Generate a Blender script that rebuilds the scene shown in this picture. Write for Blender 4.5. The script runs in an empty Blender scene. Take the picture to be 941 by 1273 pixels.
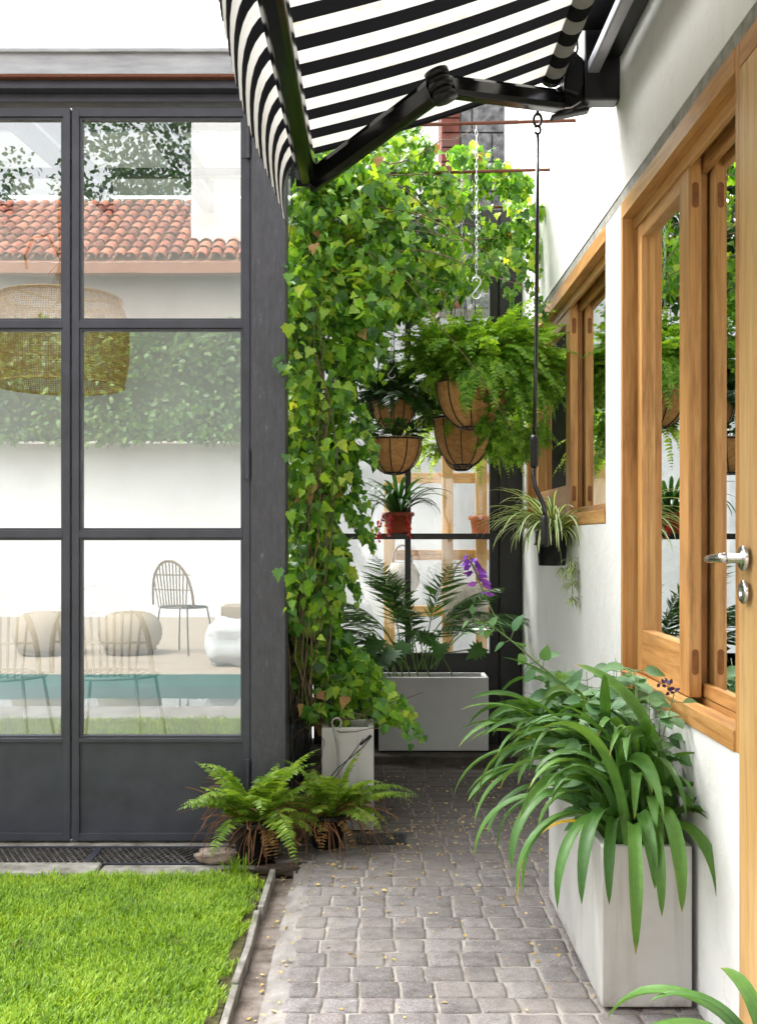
import bpy, math, random
import numpy as np
from mathutils import Vector, noise as mnoise

R = math.radians
SC = bpy.context.scene
COL = SC.collection
F = 1340.0; CX = 468.0; CY = 670.0; CAMH = 1.10
WX = 0.75                      # plane of the house wall
GY = 3.93                      # plane of the conservatory doors

def P(px, py, Y):
    return np.array([(px-CX)*Y/F, Y, CAMH-(py-CY)*Y/F])

# ------------------------------------------------------------------ materials
def new_mat(name):
    m = bpy.data.materials.new(name); m.use_nodes = True
    nt = m.node_tree
    b = nt.nodes['Principled BSDF']; o = nt.nodes['Material Output']
    return m, nt, b, o
def N(nt, t, **kw):
    n = nt.nodes.new(t)
    for k, v in kw.items(): setattr(n, k, v)
    return n
def ramp(nt, cols, pos=None):
    r = N(nt, 'ShaderNodeValToRGB')
    e = r.color_ramp.elements
    pos = pos or [i/(len(cols)-1) for i in range(len(cols))]
    while len(e) < len(cols): e.new(0.5)
    for i, c in enumerate(cols):
        e[i].position = pos[i]; e[i].color = (c[0], c[1], c[2], 1)
    return r
def texco(nt, scale=(1,1,1), kind='Object', rot=(0,0,0)):
    t = N(nt, 'ShaderNodeTexCoord'); mp = N(nt, 'ShaderNodeMapping')
    mp.inputs['Scale'].default_value = scale; mp.inputs['Rotation'].default_value = rot
    nt.links.new(t.outputs[kind], mp.inputs['Vector']); return mp.outputs['Vector']
def noise_tex(nt, vec, scale, detail=6, rough=0.6, dist=0.0):
    n = N(nt, 'ShaderNodeTexNoise'); n.inputs['Scale'].default_value = scale
    n.inputs['Detail'].default_value = detail; n.inputs['Roughness'].default_value = rough
    n.inputs['Distortion'].default_value = dist
    nt.links.new(vec, n.inputs['Vector']); return n
def bump(nt, b, h, strength=0.3, dist=0.01):
    bp = N(nt, 'ShaderNodeBump'); bp.inputs['Strength'].default_value = strength
    bp.inputs['Distance'].default_value = dist
    nt.links.new(h, bp.inputs['Height']); nt.links.new(bp.outputs['Normal'], b.inputs['Normal'])

def noisy(name, cols, scale=8, rough=0.7, pos=None, bs=0.3, bd=0.004, bscale=None, spec=0.3, metal=0, stretch=(1,1,1), detail=8, rvar=0.0):
    m, nt, b, o = new_mat(name)
    v = texco(nt, stretch)
    n = noise_tex(nt, v, scale, detail)
    r = ramp(nt, cols, pos or [0.3+0.4*i/(len(cols)-1) for i in range(len(cols))])
    nt.links.new(n.outputs['Fac'], r.inputs['Fac']); nt.links.new(r.outputs['Color'], b.inputs['Base Color'])
    b.inputs['Roughness'].default_value = rough; b.inputs['Metallic'].default_value = metal
    b.inputs['Specular IOR Level'].default_value = spec
    n2 = noise_tex(nt, v, bscale or scale*6, 6)
    if bs: bump(nt, b, n2.outputs['Fac'], bs, bd)
    if rvar:
        mr = N(nt, 'ShaderNodeMapRange'); mr.inputs['To Min'].default_value = rough-rvar; mr.inputs['To Max'].default_value = rough+rvar
        nt.links.new(n2.outputs['Fac'], mr.inputs['Value']); nt.links.new(mr.outputs['Result'], b.inputs['Roughness'])
    return m

def wood(name, axis, base=((0.20,0.084,0.022),(0.42,0.205,0.062),(0.55,0.31,0.115)), rough=0.42, scale=1.0):
    m, nt, b, o = new_mat(name)
    st = [26*scale]*3; st['XYZ'.index(axis)] = 1.3*scale
    v = texco(nt, tuple(st))
    n = noise_tex(nt, v, 1.6, 8, 0.62, 0.6)
    v2 = texco(nt, tuple(s*4 for s in st))
    n2 = noise_tex(nt, v2, 2.0, 3, 0.5)
    geo = N(nt, 'ShaderNodeNewGeometry')
    mx = N(nt, 'ShaderNodeMath', operation='MULTIPLY_ADD'); mx.inputs[1].default_value = 0.25
    nt.links.new(geo.outputs['Random Per Island'], mx.inputs[0])
    sm = N(nt, 'ShaderNodeMath', operation='ADD'); nt.links.new(n.outputs['Fac'], mx.inputs[2])
    ml = N(nt, 'ShaderNodeMath', operation='MULTIPLY_ADD'); ml.inputs[1].default_value = 0.36
    nt.links.new(n2.outputs['Fac'], ml.inputs[0]); nt.links.new(mx.outputs[0], ml.inputs[2])
    r = ramp(nt, base, [0.46, 0.72, 0.98])
    nt.links.new(ml.outputs[0], r.inputs['Fac'])
    st3 = [9*scale]*3; st3['XYZ'.index(axis)] = 2.2*scale
    n3 = noise_tex(nt, texco(nt, tuple(st3)), 1.0, 7, 0.7, 0.4); r3 = ramp(nt, [(0.55,0.50,0.46),(0.98,0.98,0.98),(1.12,1.12,1.10)], [0.30,0.47,0.72]); nt.links.new(n3.outputs['Fac'], r3.inputs['Fac'])
    m3 = N(nt, 'ShaderNodeMix', data_type='RGBA', blend_type='MULTIPLY'); m3.inputs['Factor'].default_value = 0.8
    nt.links.new(r.outputs['Color'], m3.inputs['A']); nt.links.new(r3.outputs['Color'], m3.inputs['B']); nt.links.new(m3.outputs['Result'], b.inputs['Base Color'])
    b.inputs['Roughness'].default_value = rough; b.inputs['Specular IOR Level'].default_value = 0.4
    bump(nt, b, n.outputs['Fac'], 0.15, 0.002)
    return m

def leaf_mat(name, cols, pos=None, transl=0.4, rough=0.42, spec=0.4, tcol=1.5, streak=None, rw=(0.6, -0.25)):
    m, nt, b, o = new_mat(name)
    geo = N(nt, 'ShaderNodeNewGeometry')
    v = texco(nt)
    n = noise_tex(nt, v, 5.0, 3)
    ma = N(nt, 'ShaderNodeMath', operation='MULTIPLY_ADD'); ma.inputs[1].default_value = rw[0]
    mb_ = N(nt, 'ShaderNodeMath', operation='MULTIPLY_ADD'); mb_.inputs[1].default_value = 0.9; mb_.inputs[2].default_value = rw[1]
    nt.links.new(n.outputs['Fac'], mb_.inputs[0])
    nt.links.new(geo.outputs['Random Per Island'], ma.inputs[0]); nt.links.new(mb_.outputs[0], ma.inputs[2])
    r = ramp(nt, cols, pos); nt.links.new(ma.outputs[0], r.inputs['Fac'])
    n2 = noise_tex(nt, v, 60.0, 3)
    hs = N(nt, 'ShaderNodeHueSaturation')
    mr = N(nt, 'ShaderNodeMapRange'); mr.inputs['To Min'].default_value = 0.7; mr.inputs['To Max'].default_value = 1.3
    nt.links.new(n2.outputs['Fac'], mr.inputs['Value']); nt.links.new(mr.outputs['Result'], hs.inputs['Value'])
    nt.links.new(r.outputs['Color'], hs.inputs['Color'])
    col = hs.outputs['Color']
    if streak:
        uv = N(nt, 'ShaderNodeUVMap'); sp = N(nt, 'ShaderNodeSeparateXYZ'); nt.links.new(uv.outputs['UV'], sp.inputs[0])
        a = N(nt, 'ShaderNodeMath', operation='SUBTRACT'); a.inputs[1].default_value = 0.5; nt.links.new(sp.outputs['X'], a.inputs[0])
        ab = N(nt, 'ShaderNodeMath', operation='ABSOLUTE'); nt.links.new(a.outputs[0], ab.inputs[0])
        lt = N(nt, 'ShaderNodeMapRange'); lt.inputs['From Min'].default_value = 0.16; lt.inputs['From Max'].default_value = 0.24
        nt.links.new(ab.outputs[0], lt.inputs['Value'])
        mc = N(nt, 'ShaderNodeMix', data_type='RGBA')
        nt.links.new(lt.outputs['Result'], mc.inputs['Factor'])
        mc.inputs['A'].default_value = (*streak, 1); nt.links.new(col, mc.inputs['B']); col = mc.outputs['Result']
    nt.links.new(col, b.inputs['Base Color'])
    b.inputs['Roughness'].default_value = rough; b.inputs['Specular IOR Level'].default_value = spec
    t = N(nt, 'ShaderNodeBsdfTranslucent')
    mul = N(nt, 'ShaderNodeMix', data_type='RGBA', blend_type='MULTIPLY'); mul.inputs['Factor'].default_value = 1
    mul.inputs['B'].default_value = (1.15*tcol, 1.0*tcol, 0.45*tcol, 1); nt.links.new(col, mul.inputs['A'])
    nt.links.new(mul.outputs['Result'], t.inputs['Color'])
    mix = N(nt, 'ShaderNodeMixShader'); mix.inputs[0].default_value = transl
    nt.links.new(b.outputs[0], mix.inputs[1]); nt.links.new(t.outputs[0], mix.inputs[2])
    nt.links.new(mix.outputs[0], o.inputs['Surface'])
    return m

def glass(name, tint=(0.95,0.98,0.97), refl=0.08, fres=True, rough=0.0, wav=0.0):
    m, nt, b, o = new_mat(name)
    nt.nodes.remove(b)
    tr = N(nt, 'ShaderNodeBsdfTransparent'); tr.inputs[0].default_value = (*tint, 1)
    gl = N(nt, 'ShaderNodeBsdfGlossy'); gl.inputs['Roughness'].default_value = rough; gl.inputs['Color'].default_value = (0.97,0.99,0.98,1)
    if wav:
        v = texco(nt); n = noise_tex(nt, v, 1.7, 2)
        bp = N(nt, 'ShaderNodeBump'); bp.inputs['Strength'].default_value = wav; bp.inputs['Distance'].default_value = 0.01
        nt.links.new(n.outputs['Fac'], bp.inputs['Height']); nt.links.new(bp.outputs['Normal'], gl.inputs['Normal'])
    mix = N(nt, 'ShaderNodeMixShader')
    if fres:
        fr = N(nt, 'ShaderNodeFresnel'); fr.inputs['IOR'].default_value = 1.5
        ma = N(nt, 'ShaderNodeMath', operation='MULTIPLY_ADD', use_clamp=True); ma.inputs[1].default_value = 1.5; ma.inputs[2].default_value = refl
        nt.links.new(fr.outputs[0], ma.inputs[0]); nt.links.new(ma.outputs[0], mix.inputs[0])
    else:
        mix.inputs[0].default_value = refl
    nt.links.new(tr.outputs[0], mix.inputs[1]); nt.links.new(gl.outputs[0], mix.inputs[2])
    nt.links.new(mix.outputs[0], o.inputs['Surface'])
    return m

def plain(name, col, rough=0.5, metal=0.0, spec=0.5):
    return noisy(name, (tuple(c*0.9 for c in col), col, tuple(min(1,c*1.1) for c in col)), 14, rough, metal=metal, spec=spec, bs=0.08, bd=0.001)

def stripes(name, axis=1, period=0.145, offset=0.0, white=(0.385,0.378,0.355), black=(0.004,0.004,0.0045), transl=0.42):
    m, nt, b, o = new_mat(name)
    t = N(nt, 'ShaderNodeTexCoord'); sp = N(nt, 'ShaderNodeSeparateXYZ'); nt.links.new(t.outputs['Object'], sp.inputs[0])
    a = N(nt, 'ShaderNodeMath', operation='MULTIPLY_ADD'); a.inputs[1].default_value = 1/period; a.inputs[2].default_value = offset+100
    nt.links.new(sp.outputs[axis], a.inputs[0])
    fr = N(nt, 'ShaderNodeMath', operation='FRACT'); nt.links.new(a.outputs[0], fr.inputs[0])
    gt = N(nt, 'ShaderNodeMath', operation='GREATER_THAN'); gt.inputs[1].default_value = 0.5; nt.links.new(fr.outputs[0], gt.inputs[0])
    # water stains on the cream bands
    v = texco(nt, (5, 14, 5)); n = noise_tex(nt, v, 1.5, 7, 0.7)
    r = ramp(nt, [(white[0]*0.72, white[1]*0.62, white[2]*0.48), (white[0]*0.95, white[1]*0.93, white[2]*0.88), white], [0.30, 0.44, 0.6]); nt.links.new(n.outputs['Fac'], r.inputs['Fac'])
    mc = N(nt, 'ShaderNodeMix', data_type='RGBA'); nt.links.new(gt.outputs[0], mc.inputs['Factor'])
    mc.inputs['A'].default_value = (*black, 1); nt.links.new(r.outputs['Color'], mc.inputs['B'])
    nt.links.new(mc.outputs['Result'], b.inputs['Base Color']); b.inputs['Roughness'].default_value = 0.85
    b.inputs['Specular IOR Level'].default_value = 0.15
    w = noise_tex(nt, texco(nt, (1,1,1)), 900, 2); bump(nt, b, w.outputs['Fac'], 0.12, 0.001)
    tl = N(nt, 'ShaderNodeBsdfTranslucent'); nt.links.new(mc.outputs['Result'], tl.inputs['Color'])
    mix = N(nt, 'ShaderNodeMixShader'); mix.inputs[0].default_value = transl
    nt.links.new(b.outputs[0], mix.inputs[1]); nt.links.new(tl.outputs[0], mix.inputs[2]); nt.links.new(mix.outputs[0], o.inputs['Surface'])
    return m

def mat_plaster():
    m, nt, b, o = new_mat('white_plaster')
    v = texco(nt)
    n = noise_tex(nt, v, 1.6, 8, 0.65)
    r = ramp(nt, [(0.58,0.565,0.52),(0.69,0.685,0.66),(0.72,0.72,0.70)], [0.30, 0.46, 0.8])
    nt.links.new(n.outputs['Fac'], r.inputs['Fac'])
    # faint damp marks
    v2 = texco(nt, (1.0, 3.0, 0.7)); n2 = noise_tex(nt, v2, 3.0, 9, 0.7)
    r2 = ramp(nt, [(0.80,0.79,0.76),(1,1,1)], [0.34, 0.46]); nt.links.new(n2.outputs['Fac'], r2.inputs['Fac'])
    mu = N(nt, 'ShaderNodeMix', data_type='RGBA', blend_type='MULTIPLY'); mu.inputs['Factor'].default_value = 0.3
    nt.links.new(r.outputs['Color'], mu.inputs['A']); nt.links.new(r2.outputs['Color'], mu.inputs['B'])
    nt.links.new(mu.outputs['Result'], b.inputs['Base Color']); b.inputs['Roughness'].default_value = 0.8
    b.inputs['Specular IOR Level'].default_value = 0.2
    n3 = noise_tex(nt, v, 9, 6, 0.6)
    vo = N(nt, 'ShaderNodeTexVoronoi', feature='DISTANCE_TO_EDGE'); vo.inputs['Scale'].default_value = 0.9
    wv = noise_tex(nt, v, 3.5, 6, 0.7); vm = N(nt, 'ShaderNodeVectorMath', operation='ADD'); nt.links.new(v, vm.inputs[0]); nt.links.new(wv.outputs['Color'], vm.inputs[1]); nt.links.new(vm.outputs[0], vo.inputs['Vector'])
    cr = ramp(nt, [(0.80,0.79,0.77),(1,1,1)], [0.0, 0.006]); nt.links.new(vo.outputs['Distance'], cr.inputs['Fac'])
    mc = N(nt, 'ShaderNodeMix', data_type='RGBA', blend_type='MULTIPLY'); mc.inputs['Factor'].default_value = 0.6
    nt.links.new(mu.outputs['Result'], mc.inputs['A']); nt.links.new(cr.outputs['Color'], mc.inputs['B']); nt.links.new(mc.outputs['Result'], b.inputs['Base Color'])
    bump(nt, b, n3.outputs['Fac'], 0.5, 0.012)
    return m

M = {}
M['plaster'] = mat_plaster()
M['lintel'] = noisy('grey_cement', [(0.15,0.145,0.125),(0.24,0.235,0.205),(0.32,0.31,0.28)], 25, 0.9, bs=0.5, bd=0.006)
M['steel'] = noisy('dark_steel', [(0.026,0.027,0.035),(0.035,0.037,0.050),(0.045,0.047,0.061)], 9, 0.42, bs=0.12, bd=0.003, bscale=45, spec=0.5, rvar=0.1)
def mat_postpaint():
    m, nt, b, o = new_mat('rough_dark_paint')
    v = texco(nt); n = noise_tex(nt, v, 30, 8, 0.7)
    v2 = texco(nt, (14,14,3)); n2 = noise_tex(nt, v2, 5, 8, 0.75)
    r = ramp(nt, [(0.028,0.028,0.033),(0.045,0.045,0.054),(0.055,0.055,0.065),(0.32,0.32,0.33)], [0.3,0.5,0.63,0.73])
    nt.links.new(n2.outputs['Fac'], r.inputs['Fac']); nt.links.new(r.outputs['Color'], b.inputs['Base Color'])
    b.inputs['Roughness'].default_value = 0.5; bump(nt, b, n.outputs['Fac'], 0.5, 0.006); return m
M['post'] = mat_postpaint()
M['black'] = noisy('black_paint', [(0.003,0.003,0.004),(0.005,0.005,0.006),(0.009,0.009,0.010)], 12, 0.4, bs=0.1, bd=0.002, spec=0.5)
M['black_gloss'] = plain('black_gloss', (0.004,0.004,0.004), 0.16)
M['black_rub'] = plain('black_plastic', (0.005,0.005,0.0055), 0.5, 0.0, 0.35)
M['recess_shade'] = plain('recess_shade_paint', (0.008,0.008,0.008), 0.9)  # near-black colour standing in for the shade inside the drains
M['galv'] = noisy('galvanised', [(0.26,0.265,0.28),(0.34,0.345,0.36),(0.42,0.425,0.44)], 5, 0.5, metal=0.35, bs=0.05, stretch=(1,6,6))
M['bar_grey'] = plain('grey_alloy', (0.30,0.30,0.34), 0.35, 0.3)
M['chrome'] = plain('brushed_nickel', (0.55,0.53,0.50), 0.25, 1.0)
M['zinc'] = plain('zinc', (0.62,0.63,0.64), 0.3, 0.9)
M['wood_v'] = wood('oiled_timber_upright', 'Z')
M['wood_h'] = wood('oiled_timber_rail', 'Y')
M['wood_pale_v'] = wood('pale_timber_upright', 'Z', ((0.34,0.18,0.062),(0.50,0.30,0.115),(0.57,0.38,0.17)))
M['wood_pale_h'] = wood('pale_timber_rail', 'X', ((0.42,0.22,0.075),(0.62,0.37,0.15),(0.70,0.47,0.22)))
M['wood_deck'] = wood('deck_timber', 'X', ((0.17,0.13,0.09),(0.25,0.20,0.145),(0.31,0.26,0.20)), 0.7, 0.5)
M['rust'] = noisy('rusty_iron', [(0.07,0.026,0.016),(0.14,0.048,0.026),(0.10,0.045,0.03)], 40, 0.85)
M['concrete'] = noisy('pale_concrete', [(0.42,0.41,0.38),(0.55,0.54,0.51),(0.62,0.61,0.585)], 5, 0.75, bs=0.25, bd=0.003, bscale=70)
M['fibre'] = noisy('white_fibre_cement', [(0.40,0.39,0.365),(0.47,0.46,0.44),(0.51,0.505,0.485)], 4, 0.7, bs=0.18, bd=0.002, bscale=60)
def weathered(m, h=0.10, strength=0.55, dirt=(0.16,0.13,0.10), drip=True):
    """splash dirt low down and thin runs, as wear on the surface itself"""
    nt = m.node_tree; b = nt.nodes['Principled BSDF']; l = [x for x in nt.links if x.to_socket == b.inputs['Base Color']][0]; src = l.from_socket
    g = nt.nodes.new('ShaderNodeNewGeometry'); sp = nt.nodes.new('ShaderNodeSeparateXYZ'); nt.links.new(g.outputs['Position'], sp.inputs[0])
    n = nt.nodes.new('ShaderNodeTexNoise'); n.inputs['Scale'].default_value = 16; n.inputs['Detail'].default_value = 9; n.inputs['Roughness'].default_value = 0.75; nt.links.new(g.outputs['Position'], n.inputs['Vector'])
    ma = nt.nodes.new('ShaderNodeMath'); ma.operation = 'MULTIPLY_ADD'; ma.inputs[1].default_value = -h*3.2; nt.links.new(n.outputs['Fac'], ma.inputs[0]); nt.links.new(sp.outputs['Z'], ma.inputs[2])
    mr = nt.nodes.new('ShaderNodeMapRange'); mr.inputs['From Min'].default_value = -h*1.1; mr.inputs['From Max'].default_value = -h*1.9; mr.inputs['To Max'].default_value = strength; nt.links.new(ma.outputs[0], mr.inputs['Value'])
    mx = nt.nodes.new('ShaderNodeMix'); mx.data_type = 'RGBA'; nt.links.new(mr.outputs['Result'], mx.inputs['Factor']); nt.links.new(src, mx.inputs['A']); mx.inputs['B'].default_value = (*dirt, 1)
    out = mx.outputs['Result']
    if drip:
        mp = nt.nodes.new('ShaderNodeMapping'); mp.inputs['Scale'].default_value = (30, 30, 2.2); nt.links.new(g.outputs['Position'], mp.inputs['Vector'])
        n2 = nt.nodes.new('ShaderNodeTexNoise'); n2.inputs['Scale'].default_value = 1; n2.inputs['Detail'].default_value = 6; nt.links.new(mp.outputs[0], n2.inputs['Vector'])
        r = ramp(nt, [(1,1,1),(0.84,0.82,0.78)], [0.56, 0.74]); nt.links.new(n2.outputs['Fac'], r.inputs['Fac'])
        mu = nt.nodes.new('ShaderNodeMix'); mu.data_type = 'RGBA'; mu.blend_type = 'MULTIPLY'; mu.inputs['Factor'].default_value = 1; nt.links.new(out, mu.inputs['A']); nt.links.new(r.outputs['Color'], mu.inputs['B']); out = mu.outputs['Result']
    nt.links.new(out, b.inputs['Base Color'])
weathered(M['fibre'], 0.075, 0.75); weathered(M['plaster'], 0.12, 0.5, (0.22,0.19,0.16), False)
M['fibre_grey'] = noisy('grey_fibre_cement', [(0.48,0.48,0.475),(0.54,0.54,0.535),(0.58,0.58,0.575)], 3, 0.7, bs=0.18, bd=0.002, bscale=60)
M['oldstone'] = noisy('weathered_kerb', [(0.09,0.085,0.065),(0.22,0.205,0.18),(0.34,0.325,0.29)], 14, 0.9, bs=0.6, bd=0.008)
M['sand'] = noisy('sandy_mortar', [(0.20,0.17,0.145),(0.33,0.30,0.27),(0.42,0.395,0.36)], 9, 0.95, bs=0.6, bd=0.006, bscale=90)
M['soil'] = noisy('soil', [(0.018,0.011,0.007),(0.05,0.032,0.020),(0.09,0.06,0.04)], 40, 0.95, bs=0.9, bd=0.02, bscale=90)
M['terracotta'] = noisy('terracotta', [(0.28,0.075,0.03),(0.36,0.10,0.042),(0.42,0.14,0.07)], 8, 0.6, bs=0.1)
M['redpot'] = noisy('red_glazed_clay', [(0.24,0.045,0.022),(0.32,0.062,0.03),(0.36,0.08,0.04)], 8, 0.4, bs=0.1)
def mat_coir():
    m, nt, b, o = new_mat('coir')
    v = texco(nt, (1,1,1.6)); n = noise_tex(nt, v, 26, 10, 0.75, 1.2)
    r = ramp(nt, [(0.36,0.155,0.048),(0.62,0.31,0.105),(0.72,0.45,0.20)], [0.3,0.5,0.72]); nt.links.new(n.outputs['Fac'], r.inputs['Fac'])
    nt.links.new(r.outputs['Color'], b.inputs['Base Color']); b.inputs['Roughness'].default_value = 0.95
    n2 = noise_tex(nt, v, 160, 6, 0.8, 2); bump(nt, b, n2.outputs['Fac'], 0.8, 0.008); return m
M['coir'] = mat_coir()
M['bark'] = noisy('vine_bark', [(0.06,0.038,0.022),(0.14,0.095,0.06),(0.22,0.16,0.11)], 30, 0.9, bs=0.6)
M['stem_green'] = plain('green_stem', (0.10,0.17,0.035), 0.5)
M['stem_brown'] = plain('dry_stem', (0.20,0.09,0.035), 0.8)
M['pond'] = None
# foliage
M['vine'] = leaf_mat('vine_leaf', rough=0.36, spec=0.5, rw=(0.85, -0.40), cols=[(0.026,0.090,0.012),(0.070,0.205,0.022),(0.155,0.345,0.032),(0.29,0.48,0.044),(0.50,0.57,0.065)], pos=[0.0,0.28,0.55,0.82,1.0], transl=0.52)
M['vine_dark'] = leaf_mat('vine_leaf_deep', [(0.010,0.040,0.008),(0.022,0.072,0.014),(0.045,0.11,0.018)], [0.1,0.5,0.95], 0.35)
M['strap'] = leaf_mat('strap_leaf', [(0.034,0.100,0.018),(0.062,0.160,0.026),(0.125,0.250,0.042)], [0.1,0.5,1.0], 0.22, 0.48, 0.35)
def veined(m):
    nt = m.node_tree; uv = nt.nodes.new('ShaderNodeUVMap'); sp = nt.nodes.new('ShaderNodeSeparateXYZ'); nt.links.new(uv.outputs['UV'], sp.inputs[0])
    hs = [x for x in nt.nodes if x.bl_idname == 'ShaderNodeHueSaturation'][0]
    old = [l for l in nt.links if l.from_node == hs]; targets = [l.to_socket for l in old]
    mp = nt.nodes.new('ShaderNodeMapping'); mp.inputs['Scale'].default_value = (26, 1.2, 1); nt.links.new(uv.outputs['UV'], mp.inputs['Vector'])
    n = nt.nodes.new('ShaderNodeTexNoise'); n.inputs['Scale'].default_value = 1.0; n.inputs['Detail'].default_value = 4; nt.links.new(mp.outputs[0], n.inputs['Vector'])
    r = ramp(nt, [(0.66,0.70,0.66),(1,1,1),(1.35,1.28,1.3)], [0.32,0.5,0.7]); nt.links.new(n.outputs['Fac'], r.inputs['Fac'])
    mu = nt.nodes.new('ShaderNodeMix'); mu.data_type = 'RGBA'; mu.blend_type = 'MULTIPLY'; mu.inputs['Factor'].default_value = 1
    nt.links.new(hs.outputs['Color'], mu.inputs['A']); nt.links.new(r.outputs['Color'], mu.inputs['B'])
    geo = nt.nodes.new('ShaderNodeNewGeometry'); ad = nt.nodes.new('ShaderNodeMath'); ad.operation = 'MULTIPLY_ADD'; ad.inputs[1].default_value = 0.10
    nt.links.new(geo.outputs['Random Per Island'], ad.inputs[0]); nt.links.new(sp.outputs['Y'], ad.inputs[2])
    mr = nt.nodes.new('ShaderNodeMapRange'); mr.inputs['From Min'].default_value = 1.04; mr.inputs['From Max'].default_value = 1.09; nt.links.new(ad.outputs[0], mr.inputs['Value'])
    mx = nt.nodes.new('ShaderNodeMix'); mx.data_type = 'RGBA'; nt.links.new(mr.outputs['Result'], mx.inputs['Factor']); nt.links.new(mu.outputs['Result'], mx.inputs['A']); mx.inputs['B'].default_value = (0.30,0.20,0.05,1)
    for t in targets: nt.links.new(mx.outputs['Result'], t)
veined(M['strap'])
M['yellow'] = leaf_mat('yellowed_leaf', [(0.45,0.30,0.02),(0.55,0.36,0.02)], None, 0.3)
M['salvia'] = leaf_mat('salvia_leaf', [(0.045,0.125,0.045),(0.085,0.195,0.072),(0.15,0.27,0.10)], [0.1,0.5,1.0], 0.3, 0.5)
M['fern'] = leaf_mat('sword_fern_leaf', [(0.085,0.185,0.020),(0.18,0.31,0.032),(0.33,0.43,0.060)], [0.1,0.5,1.0], 0.42)
M['fern_lush'] = leaf_mat('ruffled_fern_leaf', [(0.050,0.150,0.016),(0.15,0.33,0.03),(0.32,0.50,0.055)], [0.08,0.42,0.9], 0.5)
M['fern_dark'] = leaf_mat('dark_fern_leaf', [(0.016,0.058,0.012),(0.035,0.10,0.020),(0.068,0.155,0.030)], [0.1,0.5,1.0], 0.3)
M['palm'] = leaf_mat('palm_leaf', [(0.026,0.085,0.022),(0.055,0.145,0.036),(0.095,0.21,0.050)], [0.1,0.5,1.0], 0.25, 0.35)
M['spider'] = leaf_mat('variegated_leaf', [(0.07,0.18,0.035),(0.11,0.24,0.05)], None, 0.3, 0.4, streak=(0.72,0.74,0.50))
M['brom'] = leaf_mat('bromeliad_leaf', [(0.018,0.065,0.016),(0.032,0.10,0.024),(0.055,0.145,0.03)], [0.1,0.5,1.0], 0.2, 0.35)
M['hedge'] = leaf_mat('hedge_leaf', [(0.03,0.09,0.012),(0.07,0.165,0.02),(0.16,0.26,0.03)], [0.1,0.5,1.0], 0.35)
M['grass'] = leaf_mat('grass_blade', [(0.34,0.26,0.10),(0.075,0.165,0.010),(0.20,0.36,0.016),(0.40,0.52,0.055)], [0.03,0.13,0.5,0.95], 0.35, 0.45, 0.3)
M['dead'] = leaf_mat('dry_leaf', [(0.10,0.045,0.018),(0.24,0.13,0.045),(0.42,0.28,0.10)], None, 0.2, 0.8)
M['purple'] = leaf_mat('purple_petal', [(0.10,0.02,0.30),(0.20,0.05,0.48),(0.30,0.10,0.55)], None, 0.3)
M['purple_dark'] = plain('dark_calyx', (0.03,0.008,0.05), 0.6)
M['red'] = leaf_mat('red_flower', [(0.42,0.012,0.012),(0.58,0.03,0.03)], None, 0.25)
M['pane'] = glass('door_glass', (0.93,0.96,0.95), 0.32, False, 0.0, 0.02)
M['pane_win'] = glass('window_glass', (0.90,0.95,0.94), 0.02, True, 0.0, 0.01)
M['pane_scr'] = glass('screen_glass', (0.95,0.97,0.97), 0.12, False, 0.03, 0.02)
M['pane_roof'] = glass('roof_glass', (0.93,0.96,0.95), 0.03, True)

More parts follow.
